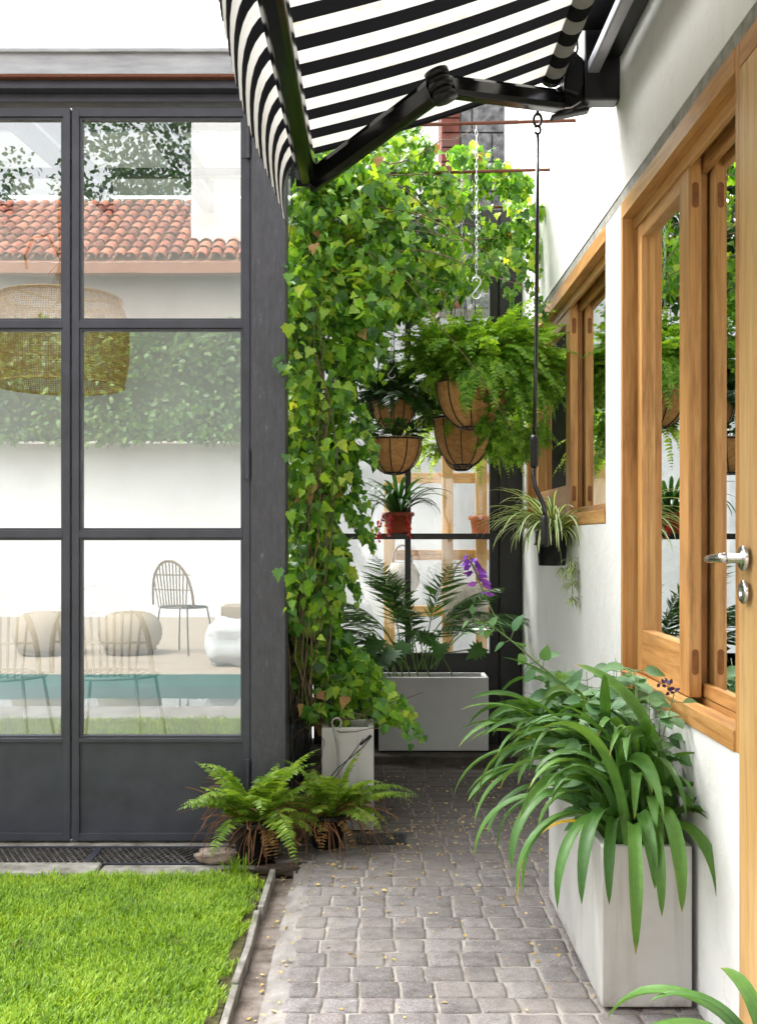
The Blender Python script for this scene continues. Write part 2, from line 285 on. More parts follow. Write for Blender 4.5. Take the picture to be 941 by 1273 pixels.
# ------------------------------------------------------------------ mesh builder
ORG = {}
class MB:
    def __init__(s): s.v = []; s.f = []; s.n = 0; s.uv = None
    def add(s, V, Fs):
        V = np.asarray(V, float); b = s.n
        s.v.append(V); s.n += len(V)
        s.f.extend([tuple(int(i)+b for i in f) for f in Fs])
        return b
    def box(s, x0, x1, y0, y1, z0, z1):
        s.add([(x0,y0,z0),(x1,y0,z0),(x1,y1,z0),(x0,y1,z0),(x0,y0,z1),(x1,y0,z1),(x1,y1,z1),(x0,y1,z1)],
              [(3,2,1,0),(4,5,6,7),(0,1,5,4),(1,2,6,5),(2,3,7,6),(3,0,4,7)]); return s
    def obox(s, c, ax, ay, az):      # oriented box, half-axis vectors
        c = np.array(c, float); ax, ay, az = map(lambda q: np.array(q, float), (ax, ay, az))
        V = [c+sx*ax+sy*ay+sz*az for sz in (-1,1) for sx, sy in ((-1,-1),(1,-1),(1,1),(-1,1))]
        s.add(V, [(3,2,1,0),(4,5,6,7),(0,1,5,4),(1,2,6,5),(2,3,7,6),(3,0,4,7)]); return s
    def bar(s, a, b, w, h, up=(0,0,1)):
        a = np.array(a, float); b = np.array(b, float); d = b-a; L = np.linalg.norm(d); d /= L
        u = np.array(up, float); sd = np.cross(d, u); sd /= np.linalg.norm(sd); u = np.cross(sd, d)
        return s.obox((a+b)/2, d*L/2, sd*w/2, u*h/2)
    def tube(s, pts, r, n=6, cap=True):
        pts = np.asarray(pts, float); k = len(pts)
        r = np.broadcast_to(np.asarray(r, float), (k,))
        t = np.gradient(pts, axis=0); t /= (np.linalg.norm(t, axis=1)[:, None]+1e-12)
        ref = np.array([0,0,1.0]) if abs(t[0][2]) < 0.9 else np.array([1.0,0,0])
        u = np.cross(t[0], ref); u /= np.linalg.norm(u)
        V = []
        for i in range(k):
            u = u-np.dot(u, t[i])*t[i]; u /= (np.linalg.norm(u)+1e-12); w = np.cross(t[i], u)
            for j in range(n):
                a = 2*math.pi*j/n; V.append(pts[i]+r[i]*(math.cos(a)*u+math.sin(a)*w))
        Fs = []
        for i in range(k-1):
            for j in range(n):
                Fs.append((i*n+j, i*n+(j+1) % n, (i+1)*n+(j+1) % n, (i+1)*n+j))
        if cap: Fs.append(tuple(range(n-1,-1,-1))); Fs.append(tuple((k-1)*n+j for j in range(n)))
        s.add(V, Fs); return s
    def lathe(s, c, prof, n=24, axis='Z', closed=False, tilt=None):
        c = np.array(c, float); V = []
        for (r, z) in prof:
            for j in range(n):
                a = 2*math.pi*j/n; q = (r*math.cos(a), r*math.sin(a), z)
                if axis == 'X': q = (q[2], q[0], q[1])
                if axis == 'Y': q = (q[1], q[2], q[0])
                V.append(c+np.array(q))
        Fs = []
        for i in range(len(prof)-1):
            for j in range(n):
                Fs.append((i*n+j, i*n+(j+1) % n, (i+1)*n+(j+1) % n, (i+1)*n+j))
        s.add(V, Fs); return s
    def build(s, name, mat, parent=None, smooth=False, bevel=0.0, seg=2):
        V = np.concatenate(s.v) if s.v else np.zeros((0,3))
        org = ORG.get(parent.name, np.zeros(3)) if parent else np.zeros(3)
        V = V-org
        me = bpy.data.meshes.new(name); me.from_pydata(V.tolist(), [], s.f); me.update()
        if s.uv is not None:
            uv = np.concatenate(s.uv); lay = me.uv_layers.new(name='UVMap')
            li = np.empty(len(me.loops), dtype=np.int32); me.loops.foreach_get('vertex_index', li)
            lay.data.foreach_set('uv', uv[li].ravel())
        me.materials.append(mat)
        if smooth: me.polygons.foreach_set('use_smooth', [True]*len(me.polygons))
        o = bpy.data.objects.new(name, me); COL.objects.link(o)
        if parent: o.parent = parent
        ORG[o.name] = org
        if bevel:
            md = o.modifiers.new('bevel', 'BEVEL'); md.width = bevel; md.segments = seg; md.limit_method = 'ANGLE'; md.angle_limit = R(40)
            md.harden_normals = False
        return o

def thing(name, loc, label, cat, group=None):
    o = bpy.data.objects.new(name, None); COL.objects.link(o); o.empty_display_size = 0.1
    o.location = loc; ORG[o.name] = np.array(loc, float)
    o['label'] = label; o['category'] = cat
    if group: o['group'] = group
    return o
def tag(o, label, cat, group=None):
    o['label'] = label; o['category'] = cat
    if group: o['group'] = group
    return o
def kind(o, k): o['kind'] = k; return o

def unit(v): return v/(np.linalg.norm(v, axis=-1, keepdims=True)+1e-12)

# leaf templates: x = half width side, y = along, z = up out of the blade
def tmpl(half, spine, fold=0.12, curl=0.15):
    """half: list of (x,y) outline from base to tip on one side; spine: matching y on the midrib"""
    V = []; Fs = []
    n = len(half)
    for i in range(n):
        x, y = half[i]; sy = spine[i]
        V += [(0, sy, -curl*sy*sy), (x, y, fold*abs(x)-curl*y*y), (-x, y, fold*abs(x)-curl*y*y)]
    for i in range(n-1):
        a = 3*i; b = 3*(i+1)
        Fs.append((a, a+1, b+1, b)); Fs.append((a, b, b+2, a+2))
    return np.array(V), Fs
T_VINE = tmpl([(0.02,0.0),(0.24,-0.12),(0.36,0.06),(0.56,0.20),(0.40,0.36),(0.40,0.54),(0.24,0.60),(0.15,0.82),(0.0,1.05)], [0,0.02,0.1,0.22,0.36,0.5,0.6,0.8,1.05], 0.16, 0.22)
T_VINE2 = tmpl([(0.02,0.0),(0.20,-0.06),(0.34,0.10),(0.46,0.28),(0.33,0.42),(0.34,0.58),(0.20,0.66),(0.12,0.84),(0.0,1.0)], [0,0.03,0.12,0.26,0.4,0.54,0.64,0.82,1.0], 0.42, 0.45)
T_OVAL = tmpl([(0.02,0.0),(0.24,0.12),(0.34,0.35),(0.27,0.62),(0.12,0.85),(0.0,1.0)], [0,0.12,0.35,0.62,0.85,1.0], 0.2, 0.2)
T_SMALL = tmpl([(0.03,0.0),(0.36,0.35),(0.22,0.75),(0.0,1.0)], [0,0.35,0.72,1.0], 0.2, 0.2)

def leaf_cloud(mb, T, pos, tip, nrm, size):
    V0, F0 = T
    tip = unit(tip); x = unit(np.cross(tip, nrm)); z = np.cross(x, tip)
    V = pos[:,None,:]+size[:,None,None]*(V0[None,:,0:1]*x[:,None,:]+V0[None,:,1:2]*tip[:,None,:]+V0[None,:,2:3]*z[:,None,:])
    n, k = len(pos), len(V0)
    base = mb.n
    mb.v.append(V.reshape(-1,3)); mb.n += n*k
    fa = []
    for i in range(n):
        o = base+i*k
        fa.extend([tuple(j+o for j in f) for f in F0])
    mb.f.extend(fa)

def arc(base, az, el, length, droop, n=12, power=1.2, wob=0.0, rng=None):
    """points along an arching stem; el in radians, droop = total change of elevation"""
    pts = [np.array(base, float)]; dirs = []
    a = az
    for i in range(n):
        t = (i+0.5)/n
        e = el-droop*t**power
        e = max(e, -1.5)
        if rng is not None: a += rng.normal()*wob
        d = np.array([math.cos(a)*math.cos(e), math.sin(a)*math.cos(e), math.sin(e)])
        dirs.append(d); pts.append(pts[-1]+d*length/n)
    dirs.append(dirs[-1])
    return np.array(pts), np.array(dirs), a

def strap(mb, base, az, el, length, droop, width, rng, n=14, power=1.3, vee=0.45, uv=False, tip=0.25, twist=0.0):
    pts, d, _ = arc(base, az, el, length, droop, n, power, 0.03, rng)
    V = []; Fs = []; U = []
    for i in range(n+1):
        t = i/n
        w = width*min(1.0, 0.55+2.2*t)*min(1.0, ((1-t)/tip)**0.6 if t < 1 else 0.0)
        w = max(w, 0.0006)
        s = np.cross(d[i], [0,0,1.0]); s = s/(np.linalg.norm(s)+1e-9) if np.linalg.norm(s) > 1e-3 else np.array([math.sin(az), -math.cos(az), 0])
        u = np.cross(s, d[i])
        if twist: 
            a = twist*t; s, u = s*math.cos(a)+u*math.sin(a), u*math.cos(a)-s*math.sin(a)
        V += [pts[i]-s*w/2+u*vee*w/2, pts[i], pts[i]+s*w/2+u*vee*w/2]
        U += [(0,t),(0.5,t),(1,t)]
        if i:
            b = 3*i; a_ = b-3
            Fs += [(a_,a_+1,b+1,b),(a_+1,a_+2,b+2,b+1)]
    mb.add(V, Fs)
    if uv:
        if mb.uv is None: mb.uv = []
        mb.uv.append(np.array(U))

def frond(mb, base, az, el, length, droop, width, pairs, rng, stem=None, sr=0.0015, slim=0.18, ang=0.35, power=1.3, droopleaf=0.25, start=0.12, lobes=False, wob=0.03):
    n = 16
    pts, d, _ = arc(base, az, el, length, droop, n, power, wob, rng)
    if stem is not None: stem.tube(pts, np.linspace(sr, sr*0.35, n+1), 4, False)
    for k in range(pairs):
        t = start+(1-start)*(k+0.5)/pairs
        f = t*n; i = min(int(f), n-1); q = f-i
        p = pts[i]*(1-q)+pts[i+1]*q; dd = d[i]
        s = np.cross(dd, [0,0,1.0]); ns = np.linalg.norm(s)
        s = s/ns if ns > 0.05 else np.array([math.sin(az), -math.cos(az), 0.0])
        u = np.cross(s, dd)
        tt = (t-start)/(1-start)
        L = width*(math.sin(math.pi*min(1, 0.18+0.80*tt))**0.8)*(0.85+0.3*rng.random())
        for sg in (-1, 1):
            a = ang+rng.normal()*0.12
            dl = sg*s*math.cos(a)+dd*math.sin(a)-u*(droopleaf*(0.5+rng.random()))
            dl /= np.linalg.norm(dl)
            w = unit(dd-np.dot(dd, dl)*dl); w = w+u*rng.normal()*0.35; w = w-np.dot(w, dl)*dl; w = w/np.linalg.norm(w)
            h = L*slim
            nz = np.cross(w, dl)
            if lobes:
                V = [p, p+dl*L*0.22+w*h*1.0, p+dl*L*0.34+w*h*0.35, p+dl*L*0.52+w*h*1.0+nz*h*.4, p+dl*L*0.64+w*h*0.3, p+dl*L*0.82+w*h*0.7, p+dl*L,
                     p+dl*L*0.82-w*h*0.7, p+dl*L*0.64-w*h*0.3, p+dl*L*0.52-w*h*1.0-nz*h*.4, p+dl*L*0.34-w*h*0.35, p+dl*L*0.22-w*h*1.0]
                mb.add(V, [(0,1,2,10,11),(2,3,4,8,9,10),(4,5,6,7,8)])
            else:
                V = [p, p+dl*L*0.12+w*h*0.9, p+dl*L*0.6+w*h*0.7-u*L*0.04, p+dl*L-u*L*0.10, p+dl*L*0.6-w*h*0.7-u*L*0.04, p+dl*L*0.12-w*h*0.9]
                mb.add(V, [(0,1,2,4,5),(2,3,4)])

def grid_noise(p, s, seed=0.0):
    return mnoise.noise(Vector((p[0]*s+seed, p[1]*s+seed*1.7, p[2]*s-seed)))

# ================================================================== SETTING
rng = np.random.default_rng(7)
m = MB(); m.add([(-80,-80,-0.30),(80,-80,-0.30),(80,80,-0.30),(-80,80,-0.30)], [(0,1,2,3)])
kind(m.build('ground', M['soil']), 'structure')

# path: mortar bed and setts in one mesh
def mat_sett():
    m, nt, b, o = new_mat('grey_setts')
    geo = N(nt, 'ShaderNodeNewGeometry'); v = texco(nt)
    n = noise_tex(nt, v, 22, 8, 0.65); n2 = noise_tex(nt, v, 260, 6, 0.7); n3 = noise_tex(nt, v, 2.2, 5, 0.6)
    r = ramp(nt, [(0.172,0.156,0.152),(0.205,0.187,0.183),(0.222,0.195,0.188),(0.245,0.228,0.224)], [0.0,0.4,0.7,1.0])
    nt.links.new(geo.outputs['Random Per Island'], r.inputs['Fac'])
    r2 = ramp(nt, [(0.62,0.60,0.58),(1.0,1.0,1.0),(1.22,1.22,1.22)], [0.3,0.52,0.75]); nt.links.new(n.outputs['Fac'], r2.inputs['Fac'])
    mu = N(nt, 'ShaderNodeMix', data_type='RGBA', blend_type='MULTIPLY'); mu.inputs['Factor'].default_value = 1
    nt.links.new(r.outputs['Color'], mu.inputs['A']); nt.links.new(r2.outputs['Color'], mu.inputs['B'])
    r4 = ramp(nt, [(0.35,0.35,0.35),(1,1,1),(1.9,1.9,1.9)], [0.34,0.5,0.68]); nt.links.new(n2.outputs['Fac'], r4.inputs['Fac'])
    m4 = N(nt, 'ShaderNodeMix', data_type='RGBA', blend_type='MULTIPLY'); m4.inputs['Factor'].default_value = 0.7
    nt.links.new(mu.outputs['Result'], m4.inputs['A']); nt.links.new(r4.outputs['Color'], m4.inputs['B'])
    # sandy film rubbed over some stones
    r3 = ramp(nt, [(0,0,0),(0,0,0),(1,1,1)], [0.0,0.48,0.72]); nt.links.new(n3.outputs['Fac'], r3.inputs['Fac'])
    mf = N(nt, 'ShaderNodeMath', operation='MULTIPLY'); mf.inputs[1].default_value = 0.55; nt.links.new(r3.outputs['Color'], mf.inputs[0])
    m5 = N(nt, 'ShaderNodeMix', data_type='RGBA'); nt.links.new(mf.outputs[0], m5.inputs['Factor'])
    nt.links.new(m4.outputs['Result'], m5.inputs['A']); m5.inputs['B'].default_value = (0.34,0.305,0.275,1)
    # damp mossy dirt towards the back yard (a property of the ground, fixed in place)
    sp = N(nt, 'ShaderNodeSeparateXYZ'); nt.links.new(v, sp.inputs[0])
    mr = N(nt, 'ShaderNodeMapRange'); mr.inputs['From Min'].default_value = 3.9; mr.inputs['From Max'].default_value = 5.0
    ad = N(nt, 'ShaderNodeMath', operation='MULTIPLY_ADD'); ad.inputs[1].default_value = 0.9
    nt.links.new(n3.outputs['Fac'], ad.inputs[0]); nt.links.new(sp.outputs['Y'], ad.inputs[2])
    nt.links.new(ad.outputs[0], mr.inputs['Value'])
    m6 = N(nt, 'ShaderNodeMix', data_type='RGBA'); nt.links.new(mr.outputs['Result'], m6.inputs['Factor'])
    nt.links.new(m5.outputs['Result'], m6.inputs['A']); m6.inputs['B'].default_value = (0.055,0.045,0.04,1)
    nt.links.new(m6.outputs['Result'], b.inputs['Base Color'])
    b.inputs['Roughness'].default_value = 0.8; b.inputs['Specular IOR Level'].default_value = 0.3
    ax = N(nt, 'ShaderNodeMath', operation='ADD'); nt.links.new(n.outputs['Fac'], ax.inputs[0]); nt.links.new(n2.outputs['Fac'], ax.inputs[1])
    bump(nt, b, ax.outputs[0], 0.55, 0.006)
    return m
M['sett'] = mat_sett()
bed = MB(); V = []; bx = np.arange(-0.36, 0.7601, 0.014); by = np.arange(-1.0, 5.261, 0.014)
for yy in by:
    for xx in bx:
        xe = max(xx, -0.235) if yy < 3.68 else xx
        V.append((xe, yy, -0.0027+0.0020*grid_noise((xe, yy, 0), 9)+0.0010*grid_noise((xe, yy, 4), 34)))
nbx = len(bx)
bed.add(V, [(b*nbx+a, b*nbx+a+1, (b+1)*nbx+a+1, (b+1)*nbx+a) for b in range(len(by)-1) for a in range(nbx-1)])
bedo = kind(bed.build('path', M['sand'], smooth=True), 'structure')
st = MB()
GU = np.array([-1,-0.94,-0.72,-0.36,0,0.36,0.72,0.94,1]); ng = len(GU)
y = 0.2; row = 0
drift = 0.0
while y < 5.25:
    d = 0.091+rng.normal()*0.006
    if rng.random() < 0.08: d *= 1.25
    drift = 0.75*drift+rng.normal()*0.011
    edges = [-0.222 if y < 3.66 else -0.345]
    k0 = -2
    for k in range(-2, 11):
        e = -0.135+0.094*k+drift+rng.normal()*0.006
        if e > edges[-1]+0.045 and e < 0.752 and not (rng.random() < 0.035): edges.append(e)
    edges[0] += rng.normal()*0.008; edges.append(0.757)
    for xa, xb in zip(edges[:-1], edges[1:]):
        g = 0.0008+0.0018*rng.random()
        x0, x1, y0, y1 = xa+g, xb-g, y+g+rng.normal()*0.0012, min(y+d-g, 5.257)+rng.normal()*0.0012
        if x1-x0 < 0.025: continue
        xs = (x0+x1)/2+GU*(x1-x0)/2; ys = (y0+y1)/2+GU*(y1-y0)/2
        tilt = rng.normal(size=2)*0.007; h0 = rng.normal()*0.0007; sd = rng.random()*50; sk = rng.normal()*0.03
        V = []; cxm, cym = (x0+x1)/2, (y0+y1)/2
        for b in range(ng):
            for a in range(ng):
                u = abs(GU[a]); w_ = abs(GU[b]); e = max(u, w_); rr = (u**6+w_**6)**(1/6)
                z = -0.0017*max(0, rr-0.74)**2/0.07
                if e > 0.99: z = -0.010
                kk = 1-0.10*max(0, rr-1); wob = 0.0034*(0.3+0.7*e)
                px = cxm+(xs[a]-cxm)*kk+wob*grid_noise((xs[a]*45, ys[b]*45, sd), 1)+sk*(ys[b]-cym)
                py = cym+(ys[b]-cym)*kk+wob*grid_noise((xs[a]*45, ys[b]*45, sd+9), 1)
                z += h0+tilt[0]*(xs[a]-cxm)+tilt[1]*(ys[b]-cym)+0.0009*grid_noise((xs[a]*40, ys[b]*40, sd), 1)+0.0006*grid_noise((xs[a]*110, ys[b]*110, sd), 1)
                V.append((min(px, 0.759), py, z+0.0012))
        st.add(V, [(b*ng+a, b*ng+a+1, (b+1)*ng+a+1, (b+1)*ng+a) for b in range(ng-1) for a in range(ng-1)])
    y += d; row += 1
def dirty_back(m):
    nt = m.node_tree; b = nt.nodes['Principled BSDF']; l = [x for x in nt.links if x.to_socket == b.inputs['Base Color']][0]; src = l.from_socket
    g = nt.nodes.new('ShaderNodeNewGeometry'); sp = nt.nodes.new('ShaderNodeSeparateXYZ'); nt.links.new(g.outputs['Position'], sp.inputs[0])
    mr = nt.nodes.new('ShaderNodeMapRange'); mr.inputs['From Min'].default_value = 3.5; mr.inputs['From Max'].default_value = 4.6; mr.inputs['To Max'].default_value = 0.85; nt.links.new(sp.outputs['Y'], mr.inputs['Value'])
    mx = nt.nodes.new('ShaderNodeMix'); mx.data_type = 'RGBA'; nt.links.new(mr.outputs['Result'], mx.inputs['Factor']); nt.links.new(src, mx.inputs['A']); mx.inputs['B'].default_value = (0.07,0.055,0.045,1)
    nt.links.new(mx.outputs['Result'], b.inputs['Base Color'])
dirty_back(M['sand'])
so = st.build('paving_setts', M['sett'], smooth=True); so.parent = bedo
# pale mortar haunch, sandy channel beside it
def strip(name, mat, x0, x1, y0, y1, z, nx=6, ny=60, amp=0.004, edge=0.006):
    m = MB(); V = []
    for j in range(ny+1):
        for i in range(nx+1):
            yy = y0+(y1-y0)*j/ny
            xx = x0+(x1-x0)*i/nx
            if i in (0, nx): xx += edge*grid_noise((xx, yy, 3), 7)*2
            V.append((xx, yy, z(i/nx)+amp*grid_noise((xx, yy, 1), 9)))
    m.add(V, [(j*(nx+1)+i, j*(nx+1)+i+1, (j+1)*(nx+1)+i+1, (j+1)*(nx+1)+i) for j in range(ny) for i in range(nx)])
    return kind(m.build(name, mat, smooth=True), 'structure')
M['haunch'] = noisy('pale_mortar', [(0.16,0.145,0.132),(0.26,0.24,0.225),(0.34,0.32,0.30)], 12, 0.9, bs=0.6, bd=0.005, bscale=60)
strip('path_edge', M['haunch'], -0.275, -0.205, -1.0, 3.66, lambda u: -0.002 if u > 0.2 else -0.012)
M['channel'] = noisy('gritty_channel', [(0.08,0.06,0.05),(0.20,0.165,0.14),(0.28,0.245,0.22)], 16, 0.95, bs=0.7, bd=0.006, bscale=120)
strip('gutter', M['channel'], -0.335, -0.270, -1.0, 3.56, lambda u: -0.022)
# raised sill step at the end of the path
m = MB(); m.box(-0.36, 0.757, 5.26, 5.75, -0.2, 0.04)
M['step'] = noisy('dirty_step', [(0.03,0.025,0.02),(0.07,0.06,0.05),(0.11,0.095,0.08)], 10, 0.9, bs=0.5)
kind(m.build('step', M['step'], bevel=0.006), 'structure')

# lawn ground and kerb
m = MB()
V = []; nx, ny = 40, 40
for j in range(ny+1):
    for i in range(nx+1):
        x = -3.6+(3.24)*i/nx; y = 1.25+(3.54-1.25)*j/ny
        V.append((x, y, -0.004+0.008*grid_noise((x, y, 0), 3)))
m.add(V, [(j*(nx+1)+i, j*(nx+1)+i+1, (j+1)*(nx+1)+i+1, (j+1)*(nx+1)+i) for j in range(ny) for i in range(nx)])
M['lawn_soil'] = noisy('lawn_soil', [(0.03,0.03,0.010),(0.07,0.065,0.025),(0.11,0.09,0.04)], 30, 0.95)
kind(m.build('lawn', M['lawn_soil'], smooth=True), 'structure')

def grass_blades():
    r = np.random.default_rng(11)
    def area(n, x0, x1, y0, y1): return np.stack([r.uniform(x0, x1, n), r.uniform(y0, y1, n), np.zeros(n)], 1)
    p = np.concatenate([area(66000, -1.55, -0.352, 2.1, 3.53), area(14000, -3.4, -1.55, 1.25, 3.53), area(6000, -1.55, -0.355, 1.25, 2.1)])
    # ragged, thin towards the border
    keep = np.ones(len(p), bool)
    for i in range(len(p)):
        e = min((-0.352-p[i,0]), (3.53-p[i,1]))
        if e < 0.04:
            keep[i] = (0.5+0.5*grid_noise(p[i], 11)*1.6+e*6) > 0.62 and r.random() < 0.25+e*6.5
    p = p[keep]; n = len(p)
    az = r.uniform(0, 2*math.pi, n)
    # wind/mow flow
    fl = np.array([grid_noise(q, 2.2, 5.0) for q in p])*2.2
    az = np.where(r.random(n) < 0.55, fl+r.normal(size=n)*0.7+1.2, az)
    h = r.uniform(0.016, 0.033, n)*(1+0.35*np.array([grid_noise(q, 6, 2.0) for q in p]))
    w = r.uniform(0.0024, 0.0050, n)
    lean = r.uniform(0.25, 1.25, n)
    dirx, diry = np.cos(az), np.sin(az)
    sx, sy = -diry, dirx
    ts = np.array([0, 0.45, 0.8, 1.0]); wd = np.array([0.85, 1.0, 0.65, 0.02])
    V = np.zeros((n, 8, 3))
    for k, (t, q) in enumerate(zip(ts, wd)):
        hz = h*(t*np.cos(lean*t*0.75)); ho = h*(t*np.sin(lean*t*0.9))
        for s_, sg in ((0,-1),(1,1)):
            V[:,2*k+s_,0] = p[:,0]+dirx*ho+sx*sg*w*q/2
            V[:,2*k+s_,1] = p[:,1]+diry*ho+sy*sg*w*q/2
            V[:,2*k+s_,2] = hz-0.004
    V = V.reshape(-1,3)
    q = np.array([[0,1,3,2],[2,3,5,4],[4,5,7,6]])
    Fq = (np.arange(n)[:,None,None]*8+q[None]).reshape(-1,4)
    me = bpy.data.meshes.new('grass')
    me.vertices.add(len(V)); me.vertices.foreach_set('co', V.ravel())
    me.loops.add(Fq.size); me.loops.foreach_set('vertex_index', Fq.ravel().astype(np.int32))
    me.polygons.add(len(Fq)); me.polygons.foreach_set('loop_start', (np.arange(len(Fq))*4).astype(np.int32))
    me.polygons.foreach_set('use_smooth', np.ones(len(Fq), bool))
    me.update(); me.validate()
    me.materials.append(M['grass'])
    o = bpy.data.objects.new('grass', me); COL.objects.link(o); kind(o, 'stuff')
grass_blades()
# thin tile edging between lawn and channel
m = MB(); y = 0.45
while y < 3.52:
    L = 0.22+rng.random()*0.16; y1 = min(y+L-0.004, 3.525)
    a = rng.normal()*0.003; zt = 0.012+rng.normal()*0.004
    m.obox((-0.343+a, (y+y1)/2, -0.03+zt/2), (0.009,0,0), (rng.normal()*0.002,(y1-y)/2,0), (0,0,0.03+zt/2)); y += L
tag(m.build('lawn_edging', M['oldstone'], bevel=0.003), 'thin weathered stone edging strip between the lawn and the sandy gutter', 'edging')
# concrete kerb in front of the grate
m = MB()
for (x0, x1) in ((-3.6,-2.01),(-2.0,-0.93),(-0.925,-0.405)):
    m.box(x0, x1, 3.545, 3.665, -0.2, 0.0+rng.normal()*0.003)
tag(m.build('kerb', M['oldstone'], bevel=0.008), 'grimy concrete kerb running along the drain grate at the lawn edge', 'kerb')
m = MB(); m.bar((-0.40,3.60,-0.012), (-0.262,3.64,-0.012), 0.05, 0.03)
M['oldwood'] = noisy('rotten_timber', [(0.03,0.022,0.017),(0.075,0.055,0.042),(0.13,0.10,0.08)], 20, 0.9, bs=0.6, stretch=(1,8,8))
tag(m.build('timber_offcut', M['oldwood'], bevel=0.004), 'dark rotten timber offcut bridging the gutter below the fern pots', 'timber')

# ================================================================== CONSERVATORY
con = thing('conservatory', (-1.2, GY, 0), 'dark steel framed glass conservatory with glazed double doors', 'conservatory')
# fascia, header, threshold
m = MB(); m.box(-4.2, -0.449, GY-0.10, GY+0.03, 2.752, 2.835); m.box(-4.2, -0.449, GY-0.115, GY-0.1005, 2.825, 2.84)
m.build('gutter_fascia', M['galv'], con, bevel=0.003)
m = MB(); m.box(-4.2, -0.449, GY-0.102, GY+0.025, 2.742, 2.7515)
m.build('rusty_flashing', M['rust'], con)
m = MB(); m.box(-4.2, -0.449, GY-0.075, GY+0.03, 2.712, 2.7415); m.box(-4.2, -0.449, GY-0.03, GY+0.03, 2.682, 2.7115)
m.build('header_beam', M['steel'], con, bevel=0.003)
m = MB(); m.box(-0.447, -0.326, GY-0.06, GY+0.06, 0.0, 2.80)
m.build('corner_post', M['post'], con, bevel=0.004)
m = MB(); m.box(-0.456, -0.4475, GY-0.03, GY+0.03, 0.0, 2.68)
m.build('door_jamb', M['steel'], con)
m = MB(); m.box(-4.2, -0.4475, GY-0.05, GY+0.06, -0.2, -0.004)
m.build('threshold', M['oldstone'], con, bevel=0.004)
def glass_door(x0, x1, hinge_side):
    f = MB(); t = 0.020; y0, y1 = GY-0.022, GY+0.022
    st_ = 0.026
    f.box(x0, x0+st_, y0, y1, 0.006, 2.663); f.box(x1-st_, x1, y0, y1, 0.006, 2.663)
    zs = [(2.632,2.663),(1.865,1.893),(1.104,1.131),(0.362,0.378),(0.006,0.032)]
    for z0, z1 in zs: f.box(x0+st_, x1-st_, y0, y1, z0, z1)
    # inner glazing beads
    for (z0, z1) in ((1.893,2.632),(1.131,1.865),(0.378,1.104)):
        b = 0.009
        f.box(x0+st_, x0+st_+b, y0+0.008, y1-0.008, z0, z1); f.box(x1-st_-b, x1-st_, y0+0.008, y1-0.008, z0, z1)
        f.box(x0+st_+b, x1-st_-b, y0+0.008, y1-0.008, z0, z0+b); f.box(x0+st_+b, x1-st_-b, y0+0.008, y1-0.008, z1-b, z1)
    d = f.build('door', M['steel'], con, bevel=0.0015)
    for (z0, z1) in ((1.893,2.632),(1.131,1.865),(0.378,1.104)):
        g = MB(); g.add([(x0+st_,GY,z0),(x1-st_,GY,z0),(x1-st_,GY,z1),(x0+st_,GY,z1)], [(0,1,2,3)])
        g.build('pane', M['pane'], d)
    k = MB(); k.box(x0+st_, x1-st_, y0+0.012, y1-0.008, 0.032, 0.362); k.build('kick_panel', M['steel'], d)
    for z in (2.53, 1.37, 0.25):
        h = MB(); xh = x1-0.004 if hinge_side > 0 else x0+0.004
        h.tube([(xh, GY-0.034, z-0.055), (xh, GY-0.034, z-0.019)], 0.009, 10); h.tube([(xh, GY-0.034, z-0.0185), (xh, GY-0.034, z+0.0185)], 0.009, 10); h.tube([(xh, GY-0.034, z+0.019), (xh, GY-0.034, z+0.055)], 0.009, 10)
        h.box(xh-0.016*hinge_side-0.008, xh-0.016*hinge_side+0.008, GY-0.027, GY-0.0222, z-0.05, z+0.05)
        h.build('hinge', M['steel'], d, bevel=0.001)
    return d
glass_door(-1.103, -0.458, 1)
glass_door(-1.755, -1.110, -1)
glass_door(-2.407, -1.762, 1)
glass_door(-3.059, -2.414, -1)
# transom glass above the doors
g = MB(); g.add([(-4.2,GY,2.664),(-0.457,GY,2.664),(-0.457,GY,2.682),(-4.2,GY,2.682)], [(0,1,2,3)]); g.build('transom_pane', M['pane'], con)
# roof rafters and glass
for x in (-0.36, -0.875, -1.397, -1.92, -2.44, -2.96, -3.5):
    m = MB(); m.bar((x, GY+0.03, 2.70), (x, 5.64, 2.70+(5.64-GY)*0.081), 0.045, 0.07); m.build('rafter', M['steel'], con)
for y in (4.75,):
    m = MB(); z = 2.70+(y-GY)*0.081; m.bar((-4.2, y, z-0.055), (-0.34, y, z-0.055), 0.04, 0.035); m.build('purlin', M['steel'], con)
g = MB(); g.add([(-4.2,GY+0.03,2.745),(-0.33,GY+0.03,2.745),(-0.33,5.8,2.897),(-4.2,5.8,2.897)], [(0,1,2,3)]); g.build('roof_glass', M['pane_roof'], con)
# side wall to the alley: dark boards low down and steel bars above
m = MB()
for k in range(15):
    y = GY+0.065+k*0.112; m.box(-0.352-0.006*(k % 2), -0.335-0.004*(k % 2), y, y+0.108, 0.0, 0.95)
m.build('side_boards', M['black'], con, bevel=0.003)
m = MB()
for y in (GY+0.6, GY+1.15, 5.56): m.box(-0.36, -0.33, y, y+0.04, 0.951, 2.75)
for z in (0.951, 1.85, 2.72): m.box(-0.358, -0.332, GY+0.065, 5.6, z, z+0.03)
m.build('side_frame', M['steel'], con)
g = MB(); g.add([(-0.345,GY+0.06,0.98),(-0.345,5.6,0.98),(-0.345,5.6,2.72),(-0.345,GY+0.06,2.72)], [(0,1,2,3)]); g.build('side_pane', M['pane_scr'], con)
m = MB(); m.box(-4.2, -0.365, 5.65, 5.77, -0.05, 2.87); m.box(-4.4, -4.2, GY-0.05, 5.77, -0.05, 2.8)
M['inner'] = noisy('inner_wall', [(0.66,0.67,0.67),(0.74,0.75,0.75),(0.78,0.79,0.79)], 2, 0.8, bs=0.1)
m.build('inner_wall', M['inner'], con)
